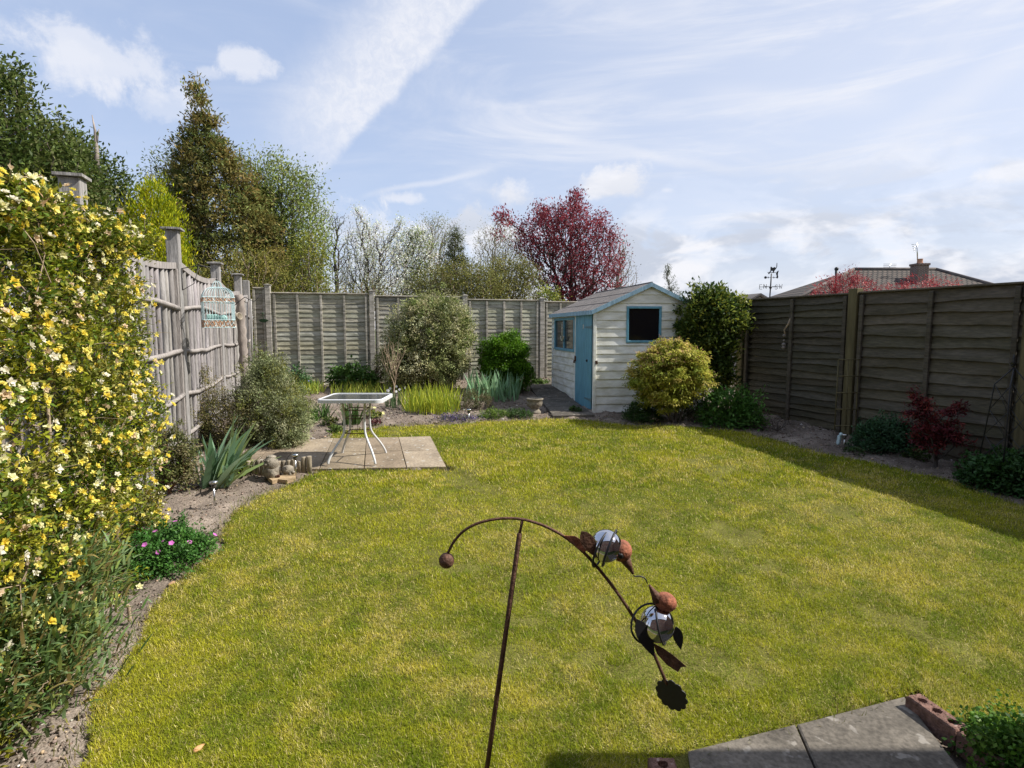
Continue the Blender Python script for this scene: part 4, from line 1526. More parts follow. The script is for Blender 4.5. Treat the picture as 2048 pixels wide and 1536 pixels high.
# ================================================================ birdcage and its bracket
def birdcage():
    Yc = 6.15
    ztop = at(433, 562, Yc)[2]; zbot = at(437, 655, Yc)[2]
    c = np.array([at(435, 600, Yc)[0], Yc, 0])
    pst = lf(6.0)
    br = MB()
    arm_end = np.array([c[0], c[1], at(433, 536, Yc)[2]])
    a0 = np.array([pst[0] + .08, pst[1] + .02, arm_end[2] - .02])
    P = [a0 - [0, 0, .22], a0, a0 + (arm_end - a0) * .5 + [0, 0, .03], arm_end + [0, 0, .0]]
    br.tube(P[:2], .006, 6); br.tube(P[1:], .005, 6)
    br.tube([P[0], P[0] + (arm_end - P[0]) * .35 + [0, 0, -.01], P[2] - [0, 0, .005]], .0035, 5)
    br.build('hanging_bracket', MT['iron'], None, origin=a0, label='thin black iron bracket on the left fence post holding the birdcage', cat='bracket')
    w = .2; H = ztop - zbot
    z1 = zbot + H * .16; z2 = zbot + H * .52; z3 = zbot + H * .64; z4 = zbot + H * .86
    t = thing('birdcage', 'pale blue domed birdcage with rusty lattice bands hanging by the left fence', 'birdcage', (c[0], c[1], zbot))
    rz = math.radians(32); R = rotm((0, 0, 1), rz)

    def sq(k, s):      # perimeter parameter 0..4 on a square of half size s
        k = k % 4; i = int(k); f = k - i
        cs = [(-1, -1), (1, -1), (1, 1), (-1, 1), (-1, -1)]
        p = np.array([cs[i][0] * (1 - f) + cs[i + 1][0] * f, cs[i][1] * (1 - f) + cs[i + 1][1] * f]) * s
        return R[:2, :2] @ p + c[:2]
    s = .145
    mb = MB()
    NB = 44
    for k in range(NB):
        u = 4 * k / NB; p = sq(u, s)
        mb.tube([(p[0], p[1], zbot + .01), (p[0], p[1], z3)], .0019, 4, caps=False)
    mb.build('wire_wall', MT['cage'], t)
    mb = MB()
    for k in range(NB):
        u = 4 * k / NB; pts = []
        for f in np.linspace(0, 1, 7):
            r = math.cos(f * math.pi / 2 * .82) ; q = sq(u, s * max(r, .28))
            pts.append((q[0], q[1], z3 + (z4 - z3) * math.sin(f * math.pi / 2)))
        mb.tube(pts, .0022, 4, caps=False)
    mb.tube([(*sq(u, s * .3), z4) for u in np.linspace(0, 4, 17)], .004, 5, caps=False)
    mb.build('dome', MT['cage'], t)
    mb = MB()
    for k in range(14):
        u = 4 * k / 14; pts = []
        for f in np.linspace(0, 1, 6):
            q = sq(u, s * .3 * math.cos(f * math.pi / 2) + .002); pts.append((q[0], q[1], z4 + (ztop - z4) * math.sin(f * math.pi / 2)))
        mb.tube(pts, .002, 4, caps=False)
    mb.build('cupola', MT['cage'], t)
    for (za_, zb_, m) in ((zbot, z1, 'cage_rust'), (z2 + .01, z3, 'cage_rust')):
        mb = MB(); n = 32
        for k in range(n):
            u0, u1 = 4 * k / n, 4 * (k + 1) / n
            a, b = sq(u0, s + .003), sq(u1 - 1e-6, s + .003)
            mb.tube([(a[0], a[1], za_), (b[0], b[1], zb_)], .004, 4, caps=False); mb.tube([(b[0], b[1], za_), (a[0], a[1], zb_)], .004, 4, caps=False)
        mb.build('lattice_band', MT[m], t)
        mb = MB()
        for zz in (za_, zb_): mb.tube([(*sq(u, s + .004), zz) for u in np.linspace(0, 3.9999, 33)], .004, 5, caps=False)
        mb.build('band_rim', MT['cage'], t)
    mb = MB(); mb.prism([(*sq(u, s), zbot + .004) for u in (0, 1, 2, 3)], .006, (0, 0, 1)); mb.build('tray', MT['cage'], t)
    mb = MB()
    mb.bbox((c[0] - .05, c[1] - .02, z1 + .03), (.12, .08, .06), .01, rz=rz); mb.sphere((c[0] + .05, c[1], z1 + .02), .04, 10, 8, sc=(1.2, 1, .9))
    mb.build('feeding_dish', MT['teal'], t)
    mb = MB(); mb.tube([(c[0], c[1], ztop), (c[0], c[1], arm_end[2])], .003, 5); mb.sphere((c[0], c[1], ztop + .012), .012, 8, 6)
    mb.build('hanging_wire', MT['iron'], t)


birdcage()


def solar_light(px, py_top, py_base, label):
    b = G(px, py_base); h = at(px, py_top, b[1])[2]
    t = thing('solar_light', label, 'garden light', b, 'solar stake lights in the flower beds')
    mb = MB(); mb.tube([b - [0, 0, .03], (b[0], b[1], h - .05)], .0075, 8); mb.build('stake', MT['steel'], t)
    mb = MB(); mb.lathe((b[0], b[1], h), [(.018, -.055), (.02, -.05), (.022, -.02)], 14); mb.build('lens', MT['pane'], t)
    mb = MB(); mb.lathe((b[0], b[1], h), [(.02, -.022), (.033, -.02), (.034, -.004), (.028, 0), (.0, .001)], 16); mb.build('lamp_cap', MT['steel'], t)


solar_light(430, 962, 1020, 'silver solar stake light on the bare soil beside the left lawn edge')
solar_light(592, 908, 957, 'silver solar stake light standing behind the stone tortoise')
solar_light(938, 818, 847, 'small dark solar stake light at the back edge of the lawn')
solar_light(1688, 868, 895, 'small solar stake light in front of the shaded trellis')

# log roll
t = thing('log_edging', 'low edging of upright round logs along the front of the patio', 'edging', G(560, 950))
rl = np.random.default_rng(5)
for k in range(13):
    px = 498 + k * 10.1 + rl.normal() * .8
    b = G(px, 951 - k * .35); r = .024 * rl.uniform(.9, 1.08); h = .15 + rl.normal() * .008 + (.02 if k > 10 else 0)
    mb = MB(); c_ = rl.uniform(.75, 1.1); mb.col = (c_, c_ * .97, c_ * .92)
    mb.lathe(b - [0, 0, .02], [(r, 0), (r, h + .01), (r * .9, h + .02)], 12); mb.build('log', MT['log'], t)

# statues
def statue():
    b = G(546, 956); b[1] -= .02
    zb_ = float(b[2])
    mb = MB(); R = rotm((0, 0, 1), -.6); r = np.random.default_rng(3)

    def el(x, y, z, sx, sy, sz, nz=.03): mb.sphere(b + R @ np.array([x, y, z]), 1, 18, 12, M=R, sc=(sx, sy, sz), noise=nz, rng=r)
    el(0, 0, .075, .088, .078, .085, .05); el(.01, -.01, .15, .074, .066, .07, .04)
    el(.0, -.065, .15, .033, .022, .024); el(-.024, -.055, .185, .02, .014, .012); el(.024, -.055, .185, .02, .014, .012)
    el(0, .0, .212, .045, .045, .022, .07); el(-.06, -.02, .06, .03, .04, .055); el(.06, -.02, .06, .03, .04, .055)
    el(0, -.05, .12, .03, .02, .01)
    s = mb.build('stone_figure', MT['statue'], None, origin=b, label='grumpy faced carved stone figure crouching by the log edging', cat='statue')
    b2 = G(576, 953)
    mb = MB()
    def e2(x, y, z, sx, sy, sz, nz=.0): mb.sphere(b2 + np.array([x, y, z + .02]), 1, 14, 10, sc=(sx, sy, sz), noise=nz, rng=r)
    e2(0, 0, .045, .062, .055, .05, .03); e2(.065, -.03, .03, .02, .018, .016); e2(.04, -.04, .01, .016, .014, .02); e2(-.04, -.04, .01, .016, .014, .02); e2(.045, .03, .01, .016, .014, .02); e2(-.05, .03, .01, .015, .014, .018)
    mb.build('stone_tortoise', MT['statue'], None, origin=b2, label='small pale stone tortoise next to the crouching stone figure', cat='statue')
    b3 = G(555, 961); mb = MB(); mb.sphere(b3 + [0, 0, .035], .022, 12, 8, sc=(1.1, 1, .9)); mb.sphere(b3 + [.02, -.01, .05], .012, 10, 8); mb.sphere(b3 + [-.018, 0, .045], .01, 8, 6)
    mb.build('snail_ornament', MT['rust_dark'], None, origin=b3, label='tiny dark brown snail shaped ornament on the flat stone', cat='ornament')
    pts = [(533, 953), (552, 949), (578, 949), (594, 951), (590, 962), (575, 967), (556, 965), (545, 968), (536, 961)]
    P = [G(*p) + [0, 0, .015] for p in pts]; mb = MB(); mb.prism(P, .035, (0, 0, 1))
    MT['sandstone'] = mat('sandstone', (.36, .26, .15), .9, noise=14, amount=.3, bump=.7, bscale=60)
    mb.build('flat_stone', MT['sandstone'], None, origin=P[0], label='flat sandy stone slab under the stone ornaments', cat='stone')


statue()

# teal bird house on the fence
mb = MB(); Yb = 4.85; a, b_, c_ = at(266, 470, Yb), at(287, 504, Yb), at(250, 506, Yb)
t = thing('bird_box', 'teal pointed bird box roof poking above the flowering shrub', 'bird box', (a[0], Yb, a[2] - .3))
n = lu
mb.prism([a, b_, c_], .14, (lu[0], lu[1], 0)); mb.build('box_roof', MT['teal'], t)
mb = MB(); mb.bbox((a[0], Yb, a[2] - .26), (.12, .12, .24), .005, rz=lang); mb.build('box_body', MT['grey_wood'], t)

# rustic pole with a nest pot
b = np.array([*lf(9.35), float(zg(0, 9.3))]); b[0] += .12
tp_ = at(479, 590, 9.3); mb = MB(); rr = np.random.default_rng(2)
b = at(492, 770, 9.3); b[2] = float(zg(0, 9.3))
k = 22; pts = [b + (tp_ - b) * i / k + rr.normal(size=3) * .006 for i in range(k + 1)]
mb.tube(pts, [.06 + .012 * (i % 2) + rr.normal() * .004 for i in range(k + 1)], 10)
mb.build('ringed_pole', MT['bark_pale'], None, origin=b, label='thick pale ringed bark pole leaning in the back left corner', cat='pole')
for dx in (14, 22):
    mb = MB(); mb.tube([at(484 + dx, 760, 9.6), at(478 + dx * 1.1, 598, 9.6)], .014, 6)
    mb.build('thin_cane', MT['grey_wood'], None, origin=at(484 + dx, 760, 9.6), label='thin grey cane %s the ringed bark pole' % ('just right of' if dx < 20 else 'farthest right of'), cat='cane')
p = at(474, 634, 9.15); mb = MB(); d = nrm(np.array([.9, -.3, .25]))
mb.lathe(p - d * .07, [(.045, 0), (.055, .05), (.06, .13), (.05, .13), (.045, .06)], 14, frame(d))
mb.build('nest_pot', MT['log'], None, origin=p, label='small tilted wooden nest pot fixed beside the ringed pole', cat='nest pot')
mb = MB(); q = [at(x, y, 9.0) for x, y in ((468, 612), (478, 603), (490, 594), (497, 598), (495, 606), (488, 603))]
mb.tube(q, .006, 5); mb.tube([at(490, 594, 9.0), at(508, 604, 9.0), at(522, 588, 9.0)], .005, 5)
mb.build('curled_bracket', MT['iron'], None, origin=q[0], label='curled black iron bracket beside the ringed pole', cat='bracket')
Yb = back_at(524)[1] - .12; mb = MB()
P = [at(x, y, Yb) for x, y in ((517, 640), (523, 638), (530, 638), (538, 641), (530, 645), (522, 644))]
mb.prism(P, .02, (0, 1, 0)); mb.tube([at(527, 640, Yb), at(525, 624, Yb)], .005, 5); mb.tube([at(520, 626, Yb), at(529, 627, Yb)], .006, 5)
MT['green_metal'] = mat('green_metal', (.02, .06, .02), .5)
mb.build('bird_hanger', MT['green_metal'], None, origin=P[0], label='small dark green hanging ornament on the back fence corner', cat='ornament')

# stone urn near the shed path
b = G(1069, 826)
mb = MB(); mb.lathe(b - [0, 0, .01], [(.1, 0), (.1, .04), (.075, .06), (.07, .09), (.11, .12), (.125, .17), (.12, .21), (.135, .22), (.135, .24), (.1, .24), (.09, .2)], 20)
mb.build('stone_urn', MT['statue'], None, origin=b, label='squat weathered stone urn in shade left of the shed path', cat='urn')

# anchor ornament on the shed window
c = sp(0, 1.71, 1.5, sn_side * .05); u3 = np.array([sv[0], sv[1], 0]); mb = MB()
mb.tube([c + [0, 0, .17], c - [0, 0, .13]], .01, 6)
mb.tube([c + [0, 0, .1] - u3 * .055, c + [0, 0, .1] + u3 * .055], .009, 6)
mb.tube([c + u3 * .1 * math.sin(a) - np.array([0, 0, 1]) * (.02 + .1 * math.cos(a)) for a in np.linspace(-1.4, 1.4, 11)], .012, 6)
mb.tube([c + u3 * .02 * math.sin(a) + np.array([0, 0, .19 + .02 * math.cos(a)]) for a in np.linspace(0, 6.2, 11)], .005, 5)
MT['cream'] = mat('cream', (.5, .47, .36), .6)
mb.build('anchor_ornament', MT['cream'], None, origin=c, label='pale anchor ornament hanging on the shed side window', cat='ornament')

# ================================================================ right side objects
q = rfp(9.05); c = np.array([q[0] + rn[0] * .14, q[1] - .1, 1.72])
t = thing('lantern', 'dark metal lantern hanging on the end post of the right fence', 'lantern', c)
mb = MB(); mb.bbox(c + [0, 0, .15], (.17, .17, .02)); mb.lathe(c + [0, 0, .16], [(.1, 0), (.03, .07), (.02, .09)], 4, rotm((0, 0, 1), math.pi / 4)); mb.bbox(c - [0, 0, .14], (.17, .17, .02))
for sx in (-1, 1):
    for sy in (-1, 1): mb.box(c + [sx * .07, sy * .07, 0], (.014, .014, .28))
mb.build('lantern_frame', MT['iron'], t)
mb = MB(); mb.box(c, (.12, .12, .26)); mb.build('lantern_glass', MT['pane'], t)

# trellis
def ft(Y, z, o=.1):
    p = rfp(Y) + rn * o
    return np.array([p[0], p[1], z])


t = thing('ladder_trellis', 'dark narrow wooden ladder trellis leaning on the right fence post', 'trellis', ft(7.35, .2))
def tw(px, f):
    return at(px - (8 if px < 1690 else 6) * f, 719 + 142 * f, 7.12 - .12 * f)
for px in (1677, 1697, 1717):
    mb = MB(); mb.tube([tw(px, 0), tw(px, 1)], .0075, 4); mb.build('upright', MT['post_wood'], t)
for k in range(5):
    f = (k * 33.0) / 142
    mb = MB(); mb.tube([tw(1675, f) - [0, .025, 0], tw(1720, f) - [0, .025, 0]], .0075, 4); mb.build('rung', MT['post_wood'], t)
b = G(1682, 893) ; mb = MB(); mb.bbox(b + [0, .05, .07], (.05, .04, .13), .02, M=rotm((0, 1, 0), .15)); mb.sphere(b + [0.01, .03, .14], .022, 10, 8)
mb.build('bird_figure', MT['cage'], None, origin=b, label='small pale blue and white figure at the foot of the trellis', cat='ornament')

# rope with shells
t = thing('shell_string', 'frayed rope with shells hanging on the fence batten', 'hanging ornament', ft(8.2, 1.75, .07))
mb = MB(); mb.tube([ft(8.2, 1.74, .06), ft(8.22, 1.66, .07), ft(8.28, 1.58, .07), ft(8.26, 1.5, .07)], [.01, .014, .012, .008], 6); mb.build('rope', MT['twig_tan'], t)
MT['shell'] = mat('shell', (.22, .19, .17), .7, noise=40, amount=.3)
for z, r in ((1.5, .022), (1.43, .018), (1.37, .032), (1.33, .028)):
    mb = MB(); mb.sphere(ft(8.27, z, .08), r, 12, 8, sc=(1, .7, .9)); mb.build('shell', MT['shell'], t)

# obelisk
t = thing('obelisk', 'thin black wire obelisk with a pointed finial by the right fence', 'obelisk', G(2028, 985))
bc = G(2028, 975); Yo = 5.25; bc = np.array([(2028 - CX) / F * Yo, Yo, float(zg(0, Yo))])
hO = at(2030, 735, Yo)[2]
zs = at(2030, 770, Yo)[2]
cor = [(-1, -1), (1, -1), (1, 1), (-1, 1)]
for sx, sy in cor:
    mb = MB(); mb.tube([bc + [sx * .15, sy * .15, 0], (bc[0] + sx * .085, bc[1] + sy * .085, zs), (bc[0] + .01, bc[1], hO)], .006, 5); mb.build('upright', MT['iron'], t)
mb = MB()
for k in range(4):
    for sd_ in range(4):
        a, c2 = cor[sd_], cor[(sd_ + 1) % 4]
        f0, f1 = k / 4, (k + 1) / 4
        w0_, w1_ = .15 - .065 * f0, .15 - .065 * f1
        z0_, z1_ = bc[2] + (zs - bc[2]) * f0, bc[2] + (zs - bc[2]) * f1
        mb.tube([(bc[0] + a[0] * w0_, bc[1] + a[1] * w0_, z0_), (bc[0] + c2[0] * w1_, bc[1] + c2[1] * w1_, z1_)], .003, 4)
        mb.tube([(bc[0] + c2[0] * w0_, bc[1] + c2[1] * w0_, z0_), (bc[0] + a[0] * w1_, bc[1] + a[1] * w1_, z1_)], .003, 4)
mb.build('lattice', MT['iron'], t)
mb = MB(); h = np.array([bc[0], bc[1], hO]); mb.sphere(h + [0, 0, .02], .018, 8, 6); mb.lathe(h + [0, 0, .03], [(.03, 0), (.008, .03), (.012, .05), (.0, .1)], 8); mb.build('finial', MT['iron'], t)

# bricks with three holes
def holed_brick(A, B, wid, label, zt=.075, hgt=.065):
    import bmesh
    A, B = np.array(A[:2]), np.array(B[:2]); L_ = np.linalg.norm(B - A); u = nrm(B - A); v = np.array([-u[1], u[0]])
    c = (A + B) / 2
    NX, NY = 46, 16
    mb = MB(); vs, fs = [], []
    r = .0155
    hs = [-.3 * L_, 0, .3 * L_]
    rr = np.random.default_rng(int(abs(A[0]) * 100))
    for i in range(NX + 1):
        for j in range(NY + 1):
            x_ = (i / NX - .5) * L_; y_ = (j / NY - .5) * wid
            d = min(math.hypot(x_ - h, y_) for h in hs)
            z_ = zt + rr.normal() * .0008
            if i in (0, NX) or j in (0, NY): z_ -= .005 + rr.random() * .004
            if d < r: z_ = zt - .055
            p = c + u * x_ + v * y_
            vs.append((p[0], p[1], z_))
    for i in range(NX):
        for j in range(NY): a = i * (NY + 1) + j; fs.append((a, a + NY + 1, a + NY + 2, a + 1))
    n0 = len(vs)
    ringi = [i * (NY + 1) for i in range(NX + 1)] + [NX * (NY + 1) + j for j in range(1, NY + 1)] + [i * (NY + 1) + NY for i in range(NX - 1, -1, -1)] + [j for j in range(NY - 1, 0, -1)]
    for k in ringi: vs.append((vs[k][0], vs[k][1], zt - hgt - .02))
    m = len(ringi)
    for k in range(m): fs.append((ringi[k], ringi[(k + 1) % m], n0 + (k + 1) % m, n0 + k))
    mb.add(vs, fs)
    o = mb.build('holed_brick', MT['brick'], None, origin=(c[0], c[1], 0), label=label, cat='brick', group='red bricks with holes edging the near paving')
    return o


def zp(px, py, z):
    d = ray(px, py); Y = (EYE - z) / (-d[2] / d[1]); return np.array([d[0] / d[1] * Y, Y, z])


a0_, a1_ = zp(1826, 1390, .07), zp(1926, 1460, .07)
holed_brick(a0_, a1_, .072, 'red brick with three holes edging the right of the paving, in full sun')
b0_ = a1_ + (a1_ - a0_) * .03; b1_ = b0_ + (a1_ - a0_)
holed_brick(b0_, b1_, .072, 'shaded brick half hidden by the small green plant at bottom right')
holed_brick(zp(1322, 1514, .06), zp(1345, 1590, .06), .095, 'red brick at the near left corner of the paving, in shadow', zt=.06)

# a few loose bits lying about
def bits():
    r = np.random.default_rng(6)
    spots = [(205, 1335, 'pale flint shard lying on the soil near the willowy shrub', (.6, .5, .45)), (88, 1452, 'white flint chip on the bare soil at bottom left', (.62, .58, .52)), (397, 1502, 'orange petal lying on the grass at the bottom left', (.6, .33, .15)),
             (343, 1170, 'reddish stone on the soil just below the pink flower mound', (.35, .2, .14)), (862, 822, 'dark red stone on the soil right of the table', (.15, .07, .06)), (683, 1095, None, None)]
    for px, py, lb, cc in spots:
        if lb is None: continue
        p = G(px, py); mb = MB(); s = .018 * max(1, p[1] / 3.2)
        mb.sphere(p + [0, 0, s * .5], s, 8, 6, M=rotm((0, 0, 1), r.uniform(0, 6)), sc=(1.4, .7, .5), noise=.15, rng=r)
        mb.build('petal' if 'petal' in lb else 'stone', mat('stone_col', cc, .8, noise=30, amount=.2), None, origin=p, label=lb, cat='petal' if 'petal' in lb else 'stone')


bits()

# ================================================================ beyond the fence
def neighbour_shed():
    Y = 12.5
    zr = at(1522, 590, Y)[2]; xr = at(1522, 590, Y)[0]
    t = thing('neighbour_shed', 'dark gabled shed roof just showing over the right fence', 'shed', (xr, Y, .5))
    mb = MB(); zz = zr - .62
    a = [np.array([xr - 1.1, Y, zz]), np.array([xr, Y, zr]), np.array([xr + 1.1, Y, zz])]
    bvec = np.array([-.5, 2.2, 0])
    for q0, q1 in ((a[0], a[1]), (a[1], a[2])):
        up_ = np.array([0, 0, .04])
        mb.add([q0 + up_, q1 + up_, q1 + bvec + up_, q0 + bvec + up_, q0, q1, q1 + bvec, q0 + bvec], [(0, 1, 2, 3), (7, 6, 5, 4), (0, 4, 5, 1), (2, 6, 7, 3), (0, 3, 7, 4), (1, 5, 6, 2)])
    mb.build('roof', MT['felt'], t)
    mb = MB(); mb.prism([a[0] + [.1, .1, -.02], a[1] + [0, .1, -.03], a[2] + [-.1, .1, -.02], np.array([xr + 1, Y + .1, .5]), np.array([xr - 1, Y + .1, .5])], .04, (0, 1, 0)); mb.build('wall', MT['grey_wood'], t)
    return


neighbour_shed()


def weathervane():
    Y = 11.8
    def W(px, py): return at(px, py, Y)
    t = thing('weathervane', 'black cat weathervane on a thin pole above the right fence', 'weathervane', W(1538, 612))
    mb = MB(); mb.tube([W(1537, 640), W(1539, 602), W(1541, 575), W(1543, 547)], .014, 6); mb.sphere(W(1541, 575), .03, 8, 6); mb.build('pole', MT['iron'], t)
    n = (0, -1, 0)
    mb = MB()
    cat = [(1541, 535), (1542, 533), (1544, 535), (1546, 535.5), (1549, 534), (1552, 536), (1553, 533), (1553.5, 526), (1554.3, 526), (1554.2, 533), (1552.5, 537), (1550, 540), (1548, 543), (1547.5, 546), (1545.5, 546), (1546, 542), (1543, 541.5), (1541, 544), (1538, 548.5), (1536, 547.5), (1539, 544), (1541, 541)]
    mb.prism([W(*p) for p in cat], .012, n)
    mb.tube([W(1535, 545), W(1552, 545)], .006, 4); mb.build('cat_figure', MT['iron'], t)
    mb = MB(); tail = [(1554, 543), (1557.5, 541), (1556, 546), (1555.5, 550), (1556.5, 554), (1555, 557), (1552.5, 556), (1553.5, 552), (1552, 547)]
    mb.prism([W(*p) for p in tail], .012, n); mb.build('arrow_tail', MT['iron'], t)
    mb = MB(); c = W(1531, 555); mb.prism([c + np.array([math.cos(a), 0, math.sin(a)]) * .026 for a in np.linspace(0, 6.28, 14)[:-1]], .012, n)
    mb.prism([W(1536.5, 553), W(1537.5, 555), W(1536.5, 557), (W(1535.5, 555))], .012, n); mb.prism([W(1547, 553), W(1549, 555), W(1547.5, 557)], .012, n)
    mb.tube([W(1531, 555), W(1554, 555)], .004, 4); mb.build('moon_disc', MT['iron'], t)
    # compass arms with letters
    h = W(1541, 573.5)
    strokes = {'N': [[(0, 0), (0, 1), (.7, 0), (.7, 1)]], 'E': [[(.7, 0), (0, 0), (0, 1), (.7, 1)], [(0, .5), (.5, .5)]],
               'S': [[(0, .1), (.35, 0), (.7, .2), (.6, .45), (.1, .6), (0, .8), (.35, 1), (.7, .9)]], 'W': [[(0, 1), (.2, 0), (.4, .7), (.6, 0), (.8, 1)]]}
    for L_, ang_, in (('N', 215), ('E', 160), ('S', 35), ('W', -35)):
        a = math.radians(ang_); e = h + np.array([math.cos(a) * .19, math.sin(a) * .16, 0])
        mb = MB(); mb.tube([h, e], .005, 4); mb.build('arm', MT['iron'], t)
        mb = MB()
        for st_ in strokes[L_]:
            mb.tube([e + np.array([(x - .35) * .075, -.01, (z - .5) * .09]) for x, z in st_], .0055, 4)
        mb.build('compass_letter', MT['iron'], t, label='letter ' + L_)


weathervane()


def house():
    Yr, Yf = 40.0, 35.0
    rl_, rr_ = at(1707, 539, Yr), at(1871, 536.5, Yr)
    rr_[2] = rl_[2]
    ez = 2.7
    el = at(1548, 640, Yf); er = at(2170, 640, Yf)
    xl, xr = el[0], er[0]
    yb = Yr + 5
    t = thing('tiled_house', 'brick house with brown hipped tiled roof behind the right fence', 'house', ((xl + xr) / 2, Yf, .6))
    mb = MB(); f0, f1, b0, b1 = (xl, Yf, ez), (xr, Yf, ez), (xl, yb, ez), (xr, yb, ez)
    mb.add([f0, f1, b1, b0, rl_, rr_], [(0, 1, 5, 4), (1, 2, 5), (2, 3, 4, 5), (3, 0, 4), (3, 2, 1, 0)])
    rf_ = mb.build('roof', MT['tiles'], t, origin=(0, 0, 0) if False else f0)
    mb = MB()
    for a, b in ((rl_, rr_), (rl_, f0), (rr_, f1)): mb.tube([np.array(a) + [0, 0, .03], np.array(b) + [0, 0, .03]], .11, 8)
    mb.build('ridge_tiles', mat('ridge_tiles', (.13, .11, .1), .9, noise=3, amount=.3), rf_)
    mb = MB(); mb.box(((xl + xr) / 2, (Yf + yb) / 2, 1.6), (xr - xl - 1, yb - Yf - 1, 2.18)); mb.build('wall', MT['brickwork'], t)
    for f in (.25, .5, .75):
        x_ = xl + (xr - xl) * f; window(t, (x_ - .8, Yf + .49), (x_ + .8, Yf + .49), 1.2, 2.3, np.array([0, -1.0]), MT['white_paint'], mullions=1)
    cb = at(1837, 566, Yr - 1.6); ct = at(1837, 528, Yr - 1.6); w = .75
    mb = MB(); mb.bbox((cb[0], Yr - 1.6, (cb[2] + ct[2]) / 2 - .3), (w, w, ct[2] - cb[2] + .6), .02); mb.bbox((cb[0], Yr - 1.6, ct[2] - .05), (w + .1, w + .1, .14), .02)
    ch = mb.build('chimney', MT['chimney_brick'], rf_)
    mb = MB(); mb.lathe((cb[0], Yr - 1.6, ct[2]), [(.2, 0), (.17, .1), (.16, .3), (.18, .33)], 12); mb.build('chimney_pot', MT['terracotta'], ch)
    mb = MB(); p = at(1835, 520, Yr - 1.2); q = at(1834, 486, Yr - 1.2)
    mb.tube([p, q], .035, 5)
    for k in range(5): mb.tube([q + [-.35 + .05 * k, 0, -.1 - .12 * k], q + [.3 - .04 * k, .3, -.05 - .12 * k]], .018, 4)
    mb.build('aerial', MT['steel'], ch)
    mb = MB(); p = at(1780, 538, Yr); q = at(1780, 528, Yr)
    mb.tube([p - [0, 0, .3], q], .03, 5)
    for k in range(4): mb.tube([q + [-.45, 0, -.1 * k], q + [.45, 0, -.1 * k]], .014, 4)
    mb.build('roof_aerial', MT['steel'], rf_)
    mb = MB(); p = at(1673, 560, Yr - 3); q = at(1673, 538, Yr - 3); mb.tube([p - [0, 0, 1], q], .09, 8); mb.sphere(q, .13, 8, 6); mb.build('vent_pipe', MT['iron'], rf_)
    mb = MB(); mb.box(((xl + xr) / 2, Yf - .05, ez - .12), (xr - xl, .1, .2)); mb.build('gutter_board', MT['grey_wood'], t)


house()


def own_house():
    """the house the picture was taken from: behind the camera, seen in the mirror balls and by its shadow"""
    t = thing('own_house', 'brick house behind the viewpoint whose roof corner shades the near paving', 'house', (2, -1.6, 0))
    mb = MB(); mb.box((2.0, -4.6, 2.5), (12.5, 6, 5)); mb.build('wall', MT['brickwork'], t)
    mb = MB(); mb.add([(-4.6, -7.8, 4.95), (8.6, -7.8, 4.95), (8.6, -1.3, 4.95), (-4.6, -1.3, 4.95), (-4.6, -4.6, 7.6), (8.6, -4.6, 7.6)], [(0, 1, 5, 4), (2, 3, 4, 5), (1, 2, 5), (3, 0, 4), (3, 2, 1, 0)])
    mb.build('roof', MT['felt'], t)
    for a, b, z0, z1 in ((-3, -1.6, 1, 2.2), (-.9, .9, .05, 2.15), (-3, -1.4, 3.2, 4.4), (-.8, .8, 3.2, 4.4)):
        window(t, (b, -1.6), (a, -1.6), z0, z1, np.array([0, 1.0]), MT['white_paint'], mullions=1)
    mb = MB(); mb.box((5.13, .11, 1.3), (4.5, 3.6, 2.55)); mb.build('side_extension', MT['brickwork'], t)
    mb = MB(); mb.bbox((5.11, .15, 2.63), (4.7, 3.74, .1), .02); mb.build('flat_roof', MT['felt'], t)


own_house()
# ================================================================ plants
def R_(s): return np.random.default_rng(s)


def seed(label): return R_(sum((i + 1) * ord(c) for i, c in enumerate(label)))


def shrub(name, label, cat, base, lobes, n, leaf, stem=None, group=None, shell=.5, zmin=None):
    r = seed(label)
    base = np.array(base, float)
    L_ = [(base[0] + l[0], base[1] + l[1], base[2] + l[2], l[3], l[4], l[5]) for l in lobes]
    T, U = lobe_targets(r, L_, n, shell, zmin=base[2] + .02 if zmin is None else zmin)
    st = dict(starts=[[base - [0, 0, .03], base + [0, 0, .06]]], rtip=.002, sub=150)
    if stem: st.update(stem)
    return plant(name, label, cat, base, T, U, leaf, st, group), T, U


